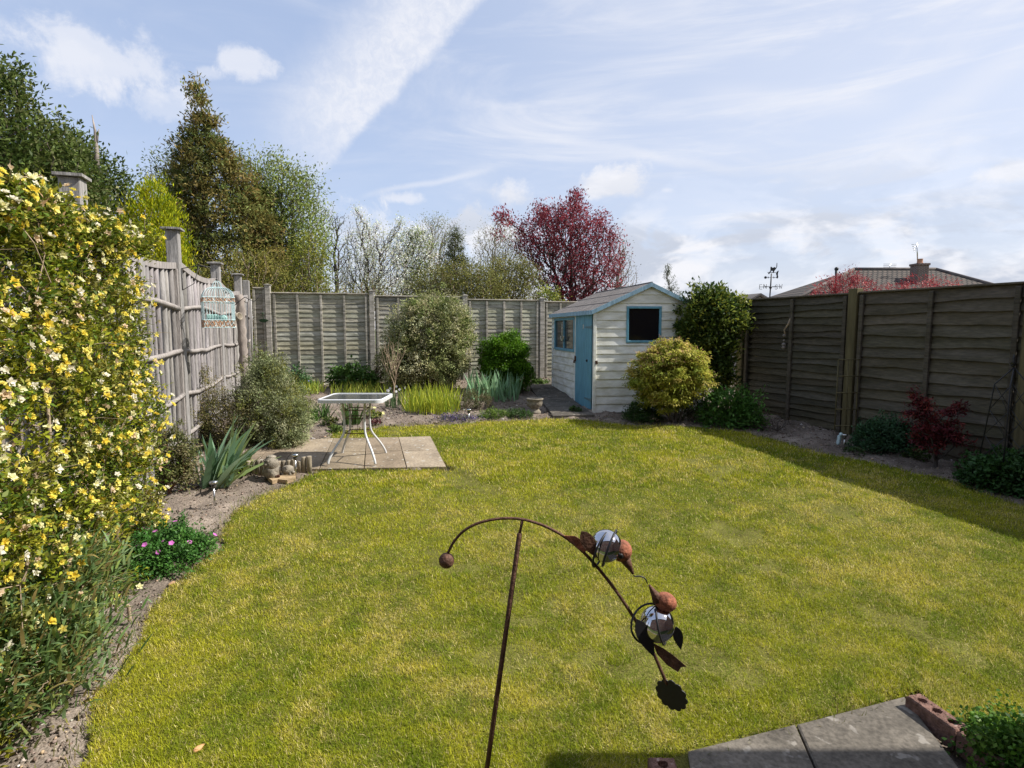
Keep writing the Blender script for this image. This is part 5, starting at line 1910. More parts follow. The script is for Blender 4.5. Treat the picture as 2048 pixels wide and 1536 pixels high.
# ---- flowering shrub that covers the near left fence
def jasmine():
    lb = 'huge yellow flowering shrub smothering the near left fence'
    r = seed(lb)
    n = 1700
    Y = r.uniform(1.2, 4.26, n); z = .02 + 2.3 * r.random(n) ** .9
    zt = 2.08 + .10 * np.clip((Y - 2.2) / .8, 0, 1) - .1 * np.clip((Y - 4.0) / .6, 0, 1) ** 2 + .10 * (vnoise(Y, z * 0, 2.5, 4) - .5)
    z = np.minimum(z, zt)
    o = .02 + .30 * r.random(n) ** .6 * (1 - .35 * (z / 2.35) ** 3) * (1 - .75 * np.clip((Y - 3.9) / .5, 0, 1) ** 2)
    o *= .75 + .5 * vnoise(Y, z, 2.2, 3)
    top = r.random(n) < .10
    z = np.where(top, zt + r.uniform(-.03, .05, n), z)
    P = lf_arr(Y) + ln_[None] * o[:, None]
    T = np.column_stack([P, z])
    U = nrm(np.column_stack([np.tile(ln_, (n, 1)), .35 + .5 * top]))
    kp = (vnoise(Y, z, 4.2, 91) * .6 + vnoise(Y, z, 11, 92) * .4 > .36) | top
    T, U, o, Y, z = T[kp], U[kp], o[kp], Y[kp], z[kp]; n = len(T)
    t = thing('flowering_shrub', lb, 'shrub', (*(lf(3.0) + ln_ * .1), 0.0))
    starts = [[np.array([*(lf(y0) + ln_ * .12), 0.0]), np.array([*(lf(y0 + r.uniform(-.2, .2)) + ln_ * .16), .9])] for y0 in (1.3, 1.9, 2.5, 3.1, 3.7, 4.3)]
    V, Q, _ = skeleton(r, starts, T[r.choice(n, 520, replace=False)], rtip=.0016, expo=.42, seg=3, wig=.25, n=4)
    cols = [(.15, .19, .016), (.08, .13, .014), (.25, .26, .02), (.2, .2, .04)]
    a = joinV([leaves_on(r, T, U, 56, .048, .034, .015, cols, out=.8, jit=.35), leaves_on(r, T[::11], U[::11], 20, .05, .034, .013, [(.3, .2, .1), (.22, .15, .08)], out=.5, droop=.4)])
    # olive shoots
    link('foliage', npmesh(*a[:2], col=a[2]), MT['leaf'], t)
    # bare tan shoots sticking out
    k = r.choice(n, 90); mb = MB()
    for i in k:
        d = nrm(U[i] + r.normal(size=3) * .6 + [0, 0, .3]); ln = r.uniform(.08, .26)
        p = T[i]; mb.tube([p, p + d * ln * .5, p + d * ln + [0, 0, -.03]], [.0022, .0016, .0008], 4, caps=False)
    me2 = mb.mesh(); v2 = np.array([v.co[:] for v in me2.vertices]); q2 = np.array([p.vertices[:] for p in me2.polygons if len(p.vertices) == 4])
    link('stem', npmesh(np.concatenate([V, v2]), np.concatenate([Q, q2 + len(V)]), smooth=True), MT['twig_tan'], t)

    def flower_geo(r, c, d, size, col, nlay=2):
        parts = []
        M = frame(d)
        for l in range(nlay):
            m = 5
            a = np.arange(m) * 2 * math.pi / m + l * .6 + r.uniform(0, 1)
            tilt = .35 + .5 * l
            D = (M @ np.stack([np.cos(a) * math.cos(tilt), np.sin(a) * math.cos(tilt), np.full(m, math.sin(tilt))])).T
            N = np.tile(M[:, 2], (m, 1)) + .3 * r.normal(size=(m, 3))
            cc = np.tile(np.array(col), (m, 1)) * r.uniform(.85, 1.1, (m, 1))
            parts.append(leafmesh(np.tile(c, (m, 1)), D, N, size * (1 - .25 * l), size * .62, cc, .1, .6))
        return joinV(parts)
    yel = [(.85, .72, .12), (.88, .78, .22), (.82, .64, .08), (.88, .84, .5), (.88, .83, .68), (.78, .62, .42)]
    front = np.where((o > .12) & (z > .5 - .12 * Y))[0]
    fk = r.choice(front, 2600)
    pr_ = r.choice(6, 2600, p=[.27, .24, .14, .13, .14, .08])
    pos = T[fk] + r.normal(size=(2600, 3)) * .045 + U[fk] * .055
    # patches of dense blossom
    keep = vnoise(pos[:, 1], pos[:, 2], 3.2, 77) + .4 * r.random(2600) > .47
    pos, pr_, fk = pos[keep], pr_[keep], fk[keep]
    parts = []
    order = np.argsort(pos[:, 1] + r.random(len(pos)) * 1.4 + 2.5 * (pos[:, 1] < 2.35))
    for j, i in enumerate(order):
        d = nrm(U[fk[i]] + r.normal(size=3) * .5 + [0, -.4, 0])
        g = flower_geo(r, pos[i], d, r.uniform(.016, .028), yel[pr_[i]])
        if j < 100:
            link('flower', npmesh(*g[:2], col=g[2]), MT['petal'], t, origin=pos[i])
        else: parts.append(g)
    V, Q, C = joinV(parts)
    link('flowers', npmesh(V, Q, col=C), MT['petal'], t, kind='stuff')


def lf_arr(Y): return np.column_stack([LA + LS * Y, Y])


jasmine()

# ---- willowy shrub at bottom left
def willowy():
    lb = 'willowy fine leaved green shrub at the bottom left corner'
    r = seed(lb)
    base = np.array([-2.15, 2.62, 0.0])
    L_ = [(-2.2, 2.55, .26, .26, .34, .3), (-2.08, 2.2, .2, .27, .32, .24), (-2.2, 2.75, .32, .16, .2, .22), (-2.45, 2.95, .42, .16, .25, .24)]
    T, U = lobe_targets(r, L_, 420, .6, zmin=.03)
    t = plant('willowy_shrub', lb, 'shrub', base, T, U, dict(per=1, cr=.03, L=.01, W=.004, cols=[(.09, .12, .03)]), dict(starts=[[base, base + [0, 0, .08]], [base + [.05, .4, 0], base + [.05, .4, .08]]], rtip=.0016, mat=MT['twig_tan'], sag=.2))
    n = 8000
    ti = r.integers(0, len(T), n)
    P = T[ti] + r.normal(size=(n, 3)) * np.array([.07, .07, .05])
    P[:, 2] = np.maximum(P[:, 2], .02)
    th = np.arctan2(U[ti, 1], U[ti, 0]) + r.normal(size=n) * .8
    D = np.stack([np.cos(th), np.sin(th), np.zeros(n)], 1)
    V, Q, C = blades(r, P, D, r.uniform(.05, .105, n), .0125, pickcol(r, [(.14, .22, .07), (.09, .16, .045), (.22, .31, .14), (.25, .3, .08), (.28, .22, .08)], n, .25),
                     bend=r.uniform(.2, 1.5, n), lean=r.uniform(.1, 1.3, n), seg=3)
    link('long_leaves', npmesh(V, Q, col=C), MT['leaf'], t)


willowy()


def mound(name, label, cat, px, py, wpx, hm, n, leaf, cols, flowers=None, ry=None, group=None, shell=.35, stemmat=None, flat=1.0):
    """low cushion plant: centre base pixel, width in pixels, height in metres"""
    b = G(px, py)
    rx = wpx / 2 / F * b[1]
    ryy = rx if ry is None else ry
    b[:2] *= 1 + ryy * .8 / b[1]; b[2] = zg(0, b[1])
    r = seed(label)
    L_ = [(b[0], b[1], b[2], rx, ryy, hm), (b[0] - rx * .4, b[1] + ryy * .1, b[2], rx * .6, ryy * .7, hm * .85), (b[0] + rx * .4, b[1] - ryy * .1, b[2], rx * .6, ryy * .7, hm * .8)]
    T, U = lobe_targets(r, L_, n, shell, zmin=b[2] + .01)
    l = dict(per=12, cr=rx * .09, cols=cols, out=.7); l.update(leaf); l['per'] = int(l['per'] * 1.5); l['W'] *= 1.15
    t = plant(name, label, cat, b, T, U, l, dict(rtip=.0018, sub=60, mat=stemmat or MT['bark'], starts=[[b, b + [0, 0, .03]]]), group)
    if flowers:
        for k in range(flowers['n']):
            up = [i for i in range(len(T)) if U[i, 2] > .1 and U[i, 1] < .5]
            i = up[r.integers(len(up))]
            c = T[i] + U[i] * .04 + [0, 0, .03]
            m = 5; a = np.arange(m) * 2 * math.pi / m; M = frame(nrm(U[i] + [0, -.3, .5]))
            D = (M @ np.stack([np.cos(a) * .95, np.sin(a) * .95, np.full(m, .3)])).T
            s = flowers['s']
            g = leafmesh(np.tile(c, (m, 1)), D, np.tile(M[:, 2], (m, 1)), s, s * .9, np.tile(flowers['c'], (m, 1)) * r.uniform(.8, 1.15, (m, 1)), .05, .62)
            link('flower', npmesh(*g[:2], col=g[2]), MT['petal'], t, origin=c)
    return t


mound('geranium', 'dark green cushion of cranesbill with pink flowers by the left lawn edge', 'plant', 340, 1158, 165, .2, 420, dict(L=.022, W=.012, per=16, cr=.024), [(.06, .17, .03), (.045, .125, .025), (.09, .21, .04)],
      flowers=dict(n=17, s=.019, c=(.72, .2, .62)), ry=.33)
mound('low_plant', 'bright green leafy plant in the bottom right corner beside the paving', 'plant', 2085, 1640, 300, .14, 420, dict(L=.019, W=.015, per=14, cr=.022), [(.08, .18, .02), (.05, .13, .015), (.13, .24, .03)], ry=.24)

# small upright shrub between the flowering shrub and the iris
shrub('upright_shrub', 'small upright leggy shrub with reddish stems left of the iris clump', 'shrub', G(340, 992), [(0, .05, .38, .17, .15, .28), (.1, .05, .25, .14, .12, .2)], 170,
      dict(per=40, cr=.035, L=.028, W=.013, cols=[(.17, .18, .06), (.12, .14, .045), (.22, .19, .09)]), dict(rtip=.002, mat=mat('red_stem', (.2, .09, .06), .8)))
shrub('loose_shrub', 'loose olive brown shrub growing against the left fence', 'shrub', G(425, 905) + [-.1, .35, 0], [(0, 0, .35, .42, .35, .38), (-.25, .1, .45, .3, .3, .42), (.25, -.1, .25, .3, .25, .25), (-.3, -.6, .35, .22, .35, .36)], 420,
      dict(per=46, cr=.05, L=.028, W=.010, cols=[(.2, .18, .055), (.12, .125, .04), (.22, .19, .08)], mat=MT['leaf_matt']), dict(rtip=.002, mat=MT['twig_tan']))
shrub('grey_shrub', 'rounded grey green fine leaved bush left of the patio', 'shrub', G(540, 902) + [-.1, .42, 0], [(-.05, 0, .42, .45, .42, .5), (.15, -.12, .28, .36, .33, .32), (-.15, .1, .68, .28, .28, .36), (-.25, .2, .9, .13, .14, .26), (0, .1, .9, .1, .1, .2), (.25, -.3, .1, .2, .2, .16)], 760,
      dict(per=60, cr=.045, L=.034, W=.011, cols=[(.26, .29, .14), (.18, .21, .1), (.34, .36, .2), (.18, .19, .05)], mat=MT['leaf_matt']), dict(rtip=.0013, sub=70, mat=MT['twig_tan']))

rI = R_(77)
IRC = [(.26, .42, .25), (.2, .33, .18), (.33, .48, .31), (.28, .36, .14)]
b = G(430, 972)
t1 = blade_clump('iris_clump', 'broad bladed grey green iris clump leaning over the left bed', 'iris', b, 48, .68, .06, .12, IRC, rI, bend=.5, lean=(.1, 1.05), fan=(-.1, .5))
P = b + rI.normal(size=(16, 3)) * [.06, .05, 0]
V, Q, C = blades(rI, P, np.tile([-.6, .3, 0], (16, 1)) + rI.normal(size=(16, 3)) * .6 * np.array([1, 1, 0]), .5 * rI.uniform(.6, 1, 16), .035, pickcol(rI, IRC, 16), bend=.3, lean=rI.uniform(0, .4, 16), face=rI.normal(size=(16, 3)) * [1, .3, 0])
link('back_blades', npmesh(V, Q, col=C), MT['leaf'], t1)
blade_clump('iris_clump', 'large blue grey iris clump in front of the clipped box bush', 'iris', G(985, 797) + [0, .1, 0], 150, .52, .035, .5, [(.22, .38, .19), (.17, .29, .14), (.29, .46, .26)], rI, bend=.25, lean=(0, .5))
blade_clump('crocosmia_clump', 'large yellow green grassy clump in the middle of the back bed', 'grassy plant', G(860, 823) + [0, .12, 0], 520, .42, .013, .46, [(.36, .42, .04), (.46, .48, .05), (.25, .34, .04)], rI, bend=.35, lean=(0, .5))
blade_clump('crocosmia_clump', 'yellow green grassy clump at the left end of the back fence', 'grassy plant', G(615, 786), 200, .28, .012, .32, [(.33, .4, .05), (.44, .45, .08), (.24, .32, .04)], rI, bend=.4, lean=(0, .6))
blade_clump('crocosmia_clump', 'yellow green grassy clump just behind the table top', 'grassy plant', G(722, 790), 280, .27, .012, .55, [(.34, .4, .05), (.45, .46, .08), (.24, .32, .04)], rI, bend=.4, lean=(0, .6))
blade_clump('daylily_clump', 'dark strappy leaved clump left of the table stem', 'plant', G(640, 838), 60, .3, .022, .14, [(.06, .11, .03), (.09, .15, .04)], rI, bend=.6, lean=(0, .7))
blade_clump('daylily_clump', 'tall strappy leaved clump seen through the table stem', 'plant', G(702, 850), 55, .38, .024, .12, [(.07, .13, .03), (.1, .17, .05)], rI, bend=.5, lean=(0, .6))
t = blade_clump('daffodil_clump', 'clump of white daffodils right of the table', 'daffodil', G(790, 812), 60, .28, .012, .16, [(.07, .13, .05), (.11, .17, .07)], rI, bend=.3, lean=(0, .35))
for k in range(7):
    c = G(790, 812) + np.array([rI.uniform(-.16, .17), rI.uniform(-.1, .1), rI.uniform(.24, .31)])
    a = np.arange(6) * math.pi / 3; M = frame(nrm([rI.normal() * .4, -1, .2]))
    D = (M @ np.stack([np.cos(a), np.sin(a), 0 * a])).T
    g = leafmesh(np.tile(c, (6, 1)), D, np.tile(M[:, 2], (6, 1)), .026, .02, np.full((6, 3), .75), .05)
    f_ = link('flower', npmesh(*g[:2], col=g[2]), MT['petal'], t, origin=c)
HC = [(.1, .2, .04), (.07, .15, .03), (.14, .25, .06)]
mound('columbine', 'blue flowered leafy plant at the left end of the back fence', 'plant', 575, 785, 110, .42, 160, dict(L=.05, W=.035, per=9, cr=.05), [(.06, .13, .05), (.1, .18, .07)], flowers=dict(n=9, s=.022, c=(.2, .2, .6)), ry=.3)
mound('leafy_plant', 'glossy broad leaved green plant against the back fence', 'plant', 706, 778, 95, .42, 150, dict(L=.075, W=.045, per=8, cr=.05), HC, ry=.3)
mound('leafy_plant', 'upright reddish leaved sapling beside the bare twiggy shrub', 'plant', 762, 772, 30, .5, 60, dict(L=.04, W=.018, per=8, cr=.04), [(.12, .12, .04), (.14, .09, .05)], ry=.12)
mound('hellebore', 'hellebore with pale cupped flowers in front of the big round bush', 'plant', 866, 778, 85, .34, 90, dict(L=.07, W=.03, per=8, cr=.05), [(.09, .13, .03), (.06, .1, .03)], flowers=dict(n=10, s=.035, c=(.5, .45, .25)), ry=.25)
mound('low_plant', 'fresh green domed plant at the left of the table stem', 'plant', 608, 848, 55, .18, 120, dict(L=.02, W=.012, per=12), [(.1, .19, .03), (.07, .14, .02)], ry=.16)
mound('low_plant', 'pale green seedling leaves on the soil left of the table leg', 'plant', 672, 868, 30, .07, 30, dict(L=.05, W=.025, per=5), [(.14, .2, .05)], ry=.1)
mound('primrose', 'pale yellow primrose with a red leaved neighbour right of the table stem', 'plant', 750, 838, 28, .1, 40, dict(L=.04, W=.02, per=6), [(.14, .2, .05), (.3, .3, .08)], flowers=dict(n=8, s=.03, c=(.75, .7, .3)), ry=.1)
mound('low_plant', 'small dark red leaved plant on the soil right of the table stem', 'plant', 752, 852, 24, .06, 40, dict(L=.02, W=.012, per=8), [(.18, .04, .05), (.1, .05, .04)], ry=.08)
mound('low_plant', 'low yellowish plant under the back left clump', 'plant', 660, 852, 34, .09, 40, dict(L=.03, W=.015, per=8), [(.2, .22, .05), (.1, .15, .04)], ry=.1)
mound('dwarf_shrub', 'small bronze tinted shrub in front of the blue grey iris', 'shrub', 952, 820, 68, .3, 170, dict(L=.022, W=.009, per=14), [(.14, .15, .05), (.1, .12, .04), (.18, .14, .08)], ry=.22)
mound('ground_cover', 'purple flowered ground cover near the back lawn edge', 'plant', 912, 845, 90, .05, 120, dict(L=.02, W=.012, per=8), [(.07, .09, .05), (.12, .09, .2), (.15, .12, .26)], ry=.22)
mound('ground_cover', 'bright green cushion at the lawn edge left of the urn', 'plant', 988, 840, 60, .12, 130, dict(L=.018, W=.012, per=12), [(.16, .24, .04), (.1, .17, .03)], ry=.2)
mound('ground_cover', 'dark green low cushion in the shade left of the urn', 'plant', 1035, 838, 60, .1, 110, dict(L=.022, W=.012, per=12), [(.06, .12, .03), (.05, .09, .02)], ry=.2)
mound('leafy_plant', 'pale green weeds at the foot of the back fence by the shed', 'plant', 1080, 771, 40, .08, 50, dict(L=.05, W=.03, per=6), [(.13, .2, .05)], ry=.1)
mound('hosta', 'yellow green rosette of leaves at the left end of the log edging', 'plant', 488, 953, 62, .1, 34, dict(L=.085, W=.028, per=4, up=.5), [(.3, .36, .06), (.2, .27, .04)], ry=.1)
mound('low_plant', 'small green plant at the foot of the shed door', 'plant', 1150, 828, 26, .1, 40, dict(L=.03, W=.015, per=8), [(.06, .11, .03)], ry=.08)

# bare twiggy shrub
b = G(788, 795); r = R_(5)
T, U = lobe_targets(r, [(b[0], b[1], b[2] + .74, .26, .22, .36)], 150, .6)
T[:, 2] = np.maximum(T[:, 2], b[2] + .35); T[:, :2] = b[:2] + (T[:, :2] - b[:2]) * ((T[:, 2:3] - b[2]) / .9)
plant('bare_shrub', 'leafless pale twiggy shrub standing against the back fence', 'shrub', b, T, U, None, dict(starts=[[b, b + [0, 0, .1]]], rtip=.0022, mat=MT['twig_tan'], wig=.04, upw=4, expo=.36, bal=.9, sub=150))

# big variegated bush, clipped box
b = G(852, 790) + [0, .65, 0]; b[2] = zg(0, b[1])
VC = [(.42, .42, .2), (.3, .33, .13), (.52, .5, .3), (.16, .2, .06)]
shrub('variegated_bush', 'large domed grey cream variegated bush against the back fence', 'shrub', b, [(0, 0, .95, .74, .62, .86), (-.1, -.1, .55, .78, .6, .6), (.15, 0, 1.15, .58, .5, .64), (-.45, -.1, .4, .35, .4, .45)], 2200,
      dict(per=34, cr=.05, L=.042, W=.025, cols=VC, out=.8, mat=MT['leaf_matt']), dict(rtip=.003, sub=140), shell=.28)
b = G(1012, 790) + [0, .36, 0]; b[2] = zg(0, b[1])
shrub('box_bush', 'clipped bright green box bush in front of the back fence', 'shrub', b, [(0, 0, .72, .42, .36, .34), (-.05, 0, .5, .42, .36, .36), (.08, 0, .3, .4, .34, .3)], 1300,
      dict(per=36, cr=.034, L=.034, W=.022, cols=[(.09, .2, .01), (.06, .14, .008), (.13, .26, .015)], out=.8), dict(rtip=.003, sub=90), shell=.25)

# ---- maple in front of the shed
def maple():
    lb = 'rounded yellow green maple with pinkish shoots in front of the shed'
    r = seed(lb)
    Y = 8.0
    b = np.array([at(1350, 845, Y)[0], Y, float(zg(0, Y))])
    L_ = []
    for (px, py, w, h) in ((1333, 745, 62, 55), (1296, 757, 34, 48), (1370, 735, 38, 46), (1340, 712, 44, 30), (1392, 765, 28, 36), (1330, 788, 50, 32)):
        c = at(px, py, Y); L_.append((c[0], Y, c[2], w / F * Y, w / F * Y * .85, h / F * Y))
    T, U = lobe_targets(r, L_, 900, .45)
    cols = [(.46, .44, .07), (.34, .36, .05), (.55, .47, .12), (.23, .27, .04)]
    t = plant('japanese_maple', lb, 'tree', b, T, U, None, dict(starts=[[b, b + [.02, 0, .25]], [b + [.06, 0, 0], b + [.12, 0, .3]]], rtip=.003, sub=170, mat=MT['bark_dark']), stm='trunk')
    U2 = nrm(U * [1, 1, .2])
    g1 = leaves_on(r, T, U2, 42, .045, .05, .017, cols, out=.9, up=0, droop=.5, crz=.45)
    k = U[:, 2] > .25
    g2 = leaves_on(r, T[k] + U[k] * .03, U2[k], 9, .035, .035, .011, [(.5, .3, .17), (.55, .38, .2), (.42, .22, .14)], out=.8, up=.2, crz=.5)
    V, Q, C = joinV([g1, g2]); link('crown', npmesh(V, Q, col=C), MT['leaf_matt'], t)


maple()


def evergreen():
    lb = 'tall dark glossy evergreen bush between the shed and the right fence'
    r = seed(lb); Y = 8.7
    b = np.array([at(1430, 820, Y)[0], Y, float(zg(0, Y))])
    L_ = []
    for (px, py, w, h) in ((1425, 640, 52, 58), (1400, 660, 38, 50), (1455, 635, 34, 45), (1430, 700, 42, 45), (1415, 605, 28, 25), (1440, 750, 28, 40)):
        c = at(px, py, Y); L_.append((c[0], Y, c[2], w / F * Y, w / F * Y * .9, h / F * Y))
    T, U = lobe_targets(r, L_, 620, .5)
    plant('evergreen_bush', lb, 'shrub', b, T, U, dict(per=40, cr=.06, L=.065, W=.03, cols=[(.07, .11, .02), (.12, .17, .03), (.24, .27, .04), (.045, .08, .018)], out=.8, up=.35),
          dict(starts=[[b, b + [0, 0, .5]], [b + [.2, 0, 0], b + [.16, 0, .5]]], rtip=.004, sub=150))


evergreen()
DK = [(.05, .11, .02), (.07, .14, .03), (.04, .085, .02)]
mound('dark_bush', 'low dark green bush at the foot of the shed wall', 'shrub', 1285, 846, 75, .24, 220, dict(L=.03, W=.012, per=14), DK, ry=.22)
mound('peony', 'fresh green leafy plant by the end post of the right fence', 'plant', 1462, 858, 125, .48, 300, dict(L=.065, W=.022, per=10, cr=.05), [(.1, .22, .04), (.07, .16, .03)], ry=.3, stemmat=MT['twig_tan'])
mound('leafy_plant', 'scrubby brownish plant under the yellow green maple', 'plant', 1378, 845, 70, .42, 150, dict(L=.04, W=.014, per=9, cr=.05), [(.1, .1, .04), (.06, .08, .03)], ry=.2, stemmat=MT['bark_pale'])
mound('dry_plant', 'dry brown twiggy plant at the foot of the right fence', 'plant', 1555, 868, 90, .2, 70, dict(L=.02, W=.006, per=6, cr=.04), [(.12, .08, .05), (.09, .07, .04)], ry=.2, stemmat=MT['bark_dark'])
mound('shaded_bush', 'dark green bush in the shade right of the trellis', 'shrub', 1768, 912, 120, .36, 380, dict(L=.03, W=.016, per=14), [(.05, .12, .05), (.04, .09, .04), (.07, .14, .06)], ry=.3)
mound('low_plant', 'small green plant between the shaded bush and the red maple', 'plant', 1832, 922, 40, .12, 50, dict(L=.03, W=.014, per=8), [(.08, .13, .03)], ry=.1)
mound('low_plant', 'tiny leafy plant left of the shaded bush', 'plant', 1708, 912, 34, .06, 30, dict(L=.03, W=.014, per=6), [(.06, .11, .03)], ry=.1)
mound('shaded_bush', 'wide leafy green bush at the right edge below the obelisk', 'shrub', 2015, 1000, 150, .3, 420, dict(L=.045, W=.024, per=10), [(.05, .12, .03), (.04, .09, .025)], ry=.36)
mound('leafy_plant', 'red tinged small plant beside the obelisk', 'plant', 1945, 948, 60, .2, 70, dict(L=.03, W=.013, per=7), [(.12, .04, .04), (.06, .07, .03)], ry=.14)


def red_maple():
    lb = 'small dark red maple with two raised branches against the shaded fence'
    r = seed(lb); Y = 5.9
    b = np.array([at(1872, 920, Y)[0], Y, float(zg(0, Y))])
    L_ = []
    for (px, py, w, h) in ((1868, 850, 45, 24), (1845, 820, 24, 24), (1838, 795, 12, 16), (1828, 782, 7, 8), (1838, 795, 12, 16), (1845, 815, 16, 20), (1922, 812, 13, 7), (1910, 818, 16, 8), (1828, 785, 8, 10), (1890, 870, 40, 22), (1860, 880, 36, 22), (1900, 825, 22, 10), (1922, 812, 13, 7), (1925, 882, 20, 14), (1825, 830, 14, 8), (1848, 865, 26, 20)):
        c = at(px, py, Y); L_.append((c[0], Y, c[2], w / F * Y, w / F * Y * .8, h / F * Y))
    T, U = lobe_targets(r, L_, 260, .8)
    plant('red_maple', lb, 'tree', b, T, U, dict(per=14, cr=.028, L=.045, W=.016, cols=[(.15, .025, .03), (.1, .018, .025), (.2, .04, .035)], out=.6, up=-.2, crz=.5),
          dict(starts=[[b, b + [0, 0, .2]]], rtip=.0022, sub=140, mat=MT['bark_dark']), fol='crown', stm='trunk')


red_maple()

# ================================================================ trees beyond the fences
def tree(name, label, base_px, Y, rows, n, leaf, stem, leaf_sub=None, ryf=.8, shell=.7, trunk_top=None, group=None, cat='tree', ymin=None, extra=None):
    r = seed(label)
    b = np.array([at(base_px, 700, Y)[0], Y, float(zg(0, Y))])
    T, U = prof_targets(r, rows, Y, n, ryf, shell, seed=len(label), ymin=ymin)
    if extra is not None:
        T = np.concatenate([T, extra(r)]); U = np.concatenate([U, np.tile([0, 0, 1.0], (len(T) - len(U), 1))])
    tt = at(*trunk_top, Y)
    tr = [b + (tt - b) * f + np.array([r.normal() * .05, r.normal() * .05, 0]) * (0 < f < 1) for f in np.linspace(0, 1, 9)]
    st = dict(starts=[tr], rtip=.01); st.update(stem)
    return plant(name, label, cat, b, T, U, leaf, st, group, fol='crown', stm='trunk')


GRP = 'trees beyond the garden fences'
EV = [(.08, .12, .025), (.055, .085, .02), (.13, .17, .04), (.1, .135, .03), (.19, .2, .08)]
# big evergreen mass at the left, two crowns
tree('evergreen_tree', 'tallest dark glossy evergreen tree cut off by the left picture edge', -40, 7.6, [(125, -120, 20), (150, -130, 38), (200, -150, 50), (240, -160, 112), (300, -180, 135), (370, -180, 170), (440, -180, 190), (520, -180, 200)], 1500,
     dict(per=22, cr=.11, L=.075, W=.036, cols=EV, up=.3), dict(sub=380, rtip=.005, mat=MT['bark']), trunk_top=(-10, 200), group=GRP)
tree('evergreen_tree', 'dark leafy evergreen tree sloping down behind the left fence', 150, 9.5, [(278, 130, 150), (310, 85, 205), (330, 70, 228), (360, 50, 245), (400, 30, 248), (440, 20, 250), (500, 20, 250), (560, 40, 250)], 1300,
     dict(per=22, cr=.12, L=.075, W=.036, cols=EV[:4], up=.3), dict(sub=300, rtip=.006), trunk_top=(160, 330), group=GRP)
mb = MB(); mb.tube([at(196, 400, 9.4), at(193, 300, 9.4), at(190, 262, 9.4), at(184, 230, 9.4)], [.05, .035, .02, .006], 6); mb.tube([at(193, 290, 9.4), at(198, 258, 9.4)], [.018, .006], 5)
mb.build('dead_snag', MT['bark_pale'], None, origin=at(196, 400, 9.4), label='bare dead stick rising out of the dark evergreen on the left', cat='snag', group=GRP)

# golden conifer
tree('golden_conifer', 'bright golden yellow conifer behind the left fence', 305, 9.3, [(368, 303, 313), (385, 285, 333), (410, 272, 352), (440, 250, 362), (470, 240, 368), (500, 242, 375), (540, 255, 378), (600, 280, 370)], 700,
     dict(per=26, cr=.07, L=.07, W=.014, cols=[(.42, .44, .012), (.52, .5, .02), (.28, .34, .012), (.18, .25, .01)], up=1.6, out=.5, mat=MT['leaf_matt']), dict(sub=100, rtip=.004), trunk_top=(305, 420), group=GRP)


# tall brown conifer with bent tip
def tip_pts(r):
    P = []
    for px, py, s, k in ((391, 178, 3, 5), (393, 190, 4, 6), (398, 203, 4, 6), (401, 222, 5, 4), (418, 235, 7, 7), (394, 236, 8, 7), (424, 250, 5, 5)):
        for _ in range(k): P.append(at(px + r.normal() * s * .5, py + r.normal() * 5, 16 + r.normal() * .1))
    return np.array(P)


tree('brown_conifer', 'tall ragged brown conifer with a bent bare tip', 410, 16, [(240, 395, 420), (262, 376, 428), (276, 368, 425), (290, 370, 455), (320, 358, 480), (350, 345, 505), (400, 345, 520), (450, 345, 545), (500, 350, 560), (560, 360, 560), (620, 370, 550)], 1150,
     dict(per=32, cr=.15, L=.13, W=.045, cols=[(.24, .19, .055), (.2, .18, .05), (.17, .17, .05), (.29, .225, .08), (.14, .16, .05), (.16, .2, .06)], out=.9, droop=.35, crz=.55, mat=MT['leaf_matt']), dict(sub=420, rtip=.008, mat=MT['bark'], sag=.1), trunk_top=(414, 232), extra=tip_pts, group=GRP, shell=.6)
# loose ivy clad trees either side of it
tree('loose_tree', 'loose fresh green tree right of the tall brown conifer', 565, 17.5, [(318, 500, 545), (335, 480, 610), (360, 460, 632), (400, 460, 642), (440, 480, 650), (480, 490, 655), (520, 500, 655), (560, 500, 650), (620, 500, 640)], 1300,
     dict(per=17, cr=.22, L=.1, W=.045, cols=[(.22, .28, .07), (.17, .22, .05), (.28, .32, .09)], up=.2), dict(sub=900, rtip=.007, mat=MT['bark'], wig=.1), trunk_top=(560, 400), group=GRP, shell=.8)
tree('loose_tree', 'airy pale green tree left of the tall brown conifer', 340, 19, [(298, 335, 360), (312, 315, 372), (330, 300, 380), (360, 290, 390), (400, 300, 400), (460, 310, 420), (560, 320, 420)], 420,
     dict(per=14, cr=.2, L=.1, W=.045, cols=[(.16, .2, .07), (.11, .14, .05)], up=.2), dict(sub=400, rtip=.008, mat=MT['bark'], wig=.12), trunk_top=(350, 380), group=GRP, shell=.9)
tree('ivy_tree', 'dark ivy covered trunk behind the brown conifer', 530, 17, [(380, 500, 540), (430, 490, 560), (480, 495, 575), (560, 500, 580), (620, 505, 580)], 420, dict(per=22, cr=.16, L=.09, W=.06, cols=[(.07, .1, .02), (.1, .13, .03), (.05, .075, .02)]), dict(sub=60, rtip=.01), trunk_top=(535, 430), group=GRP)
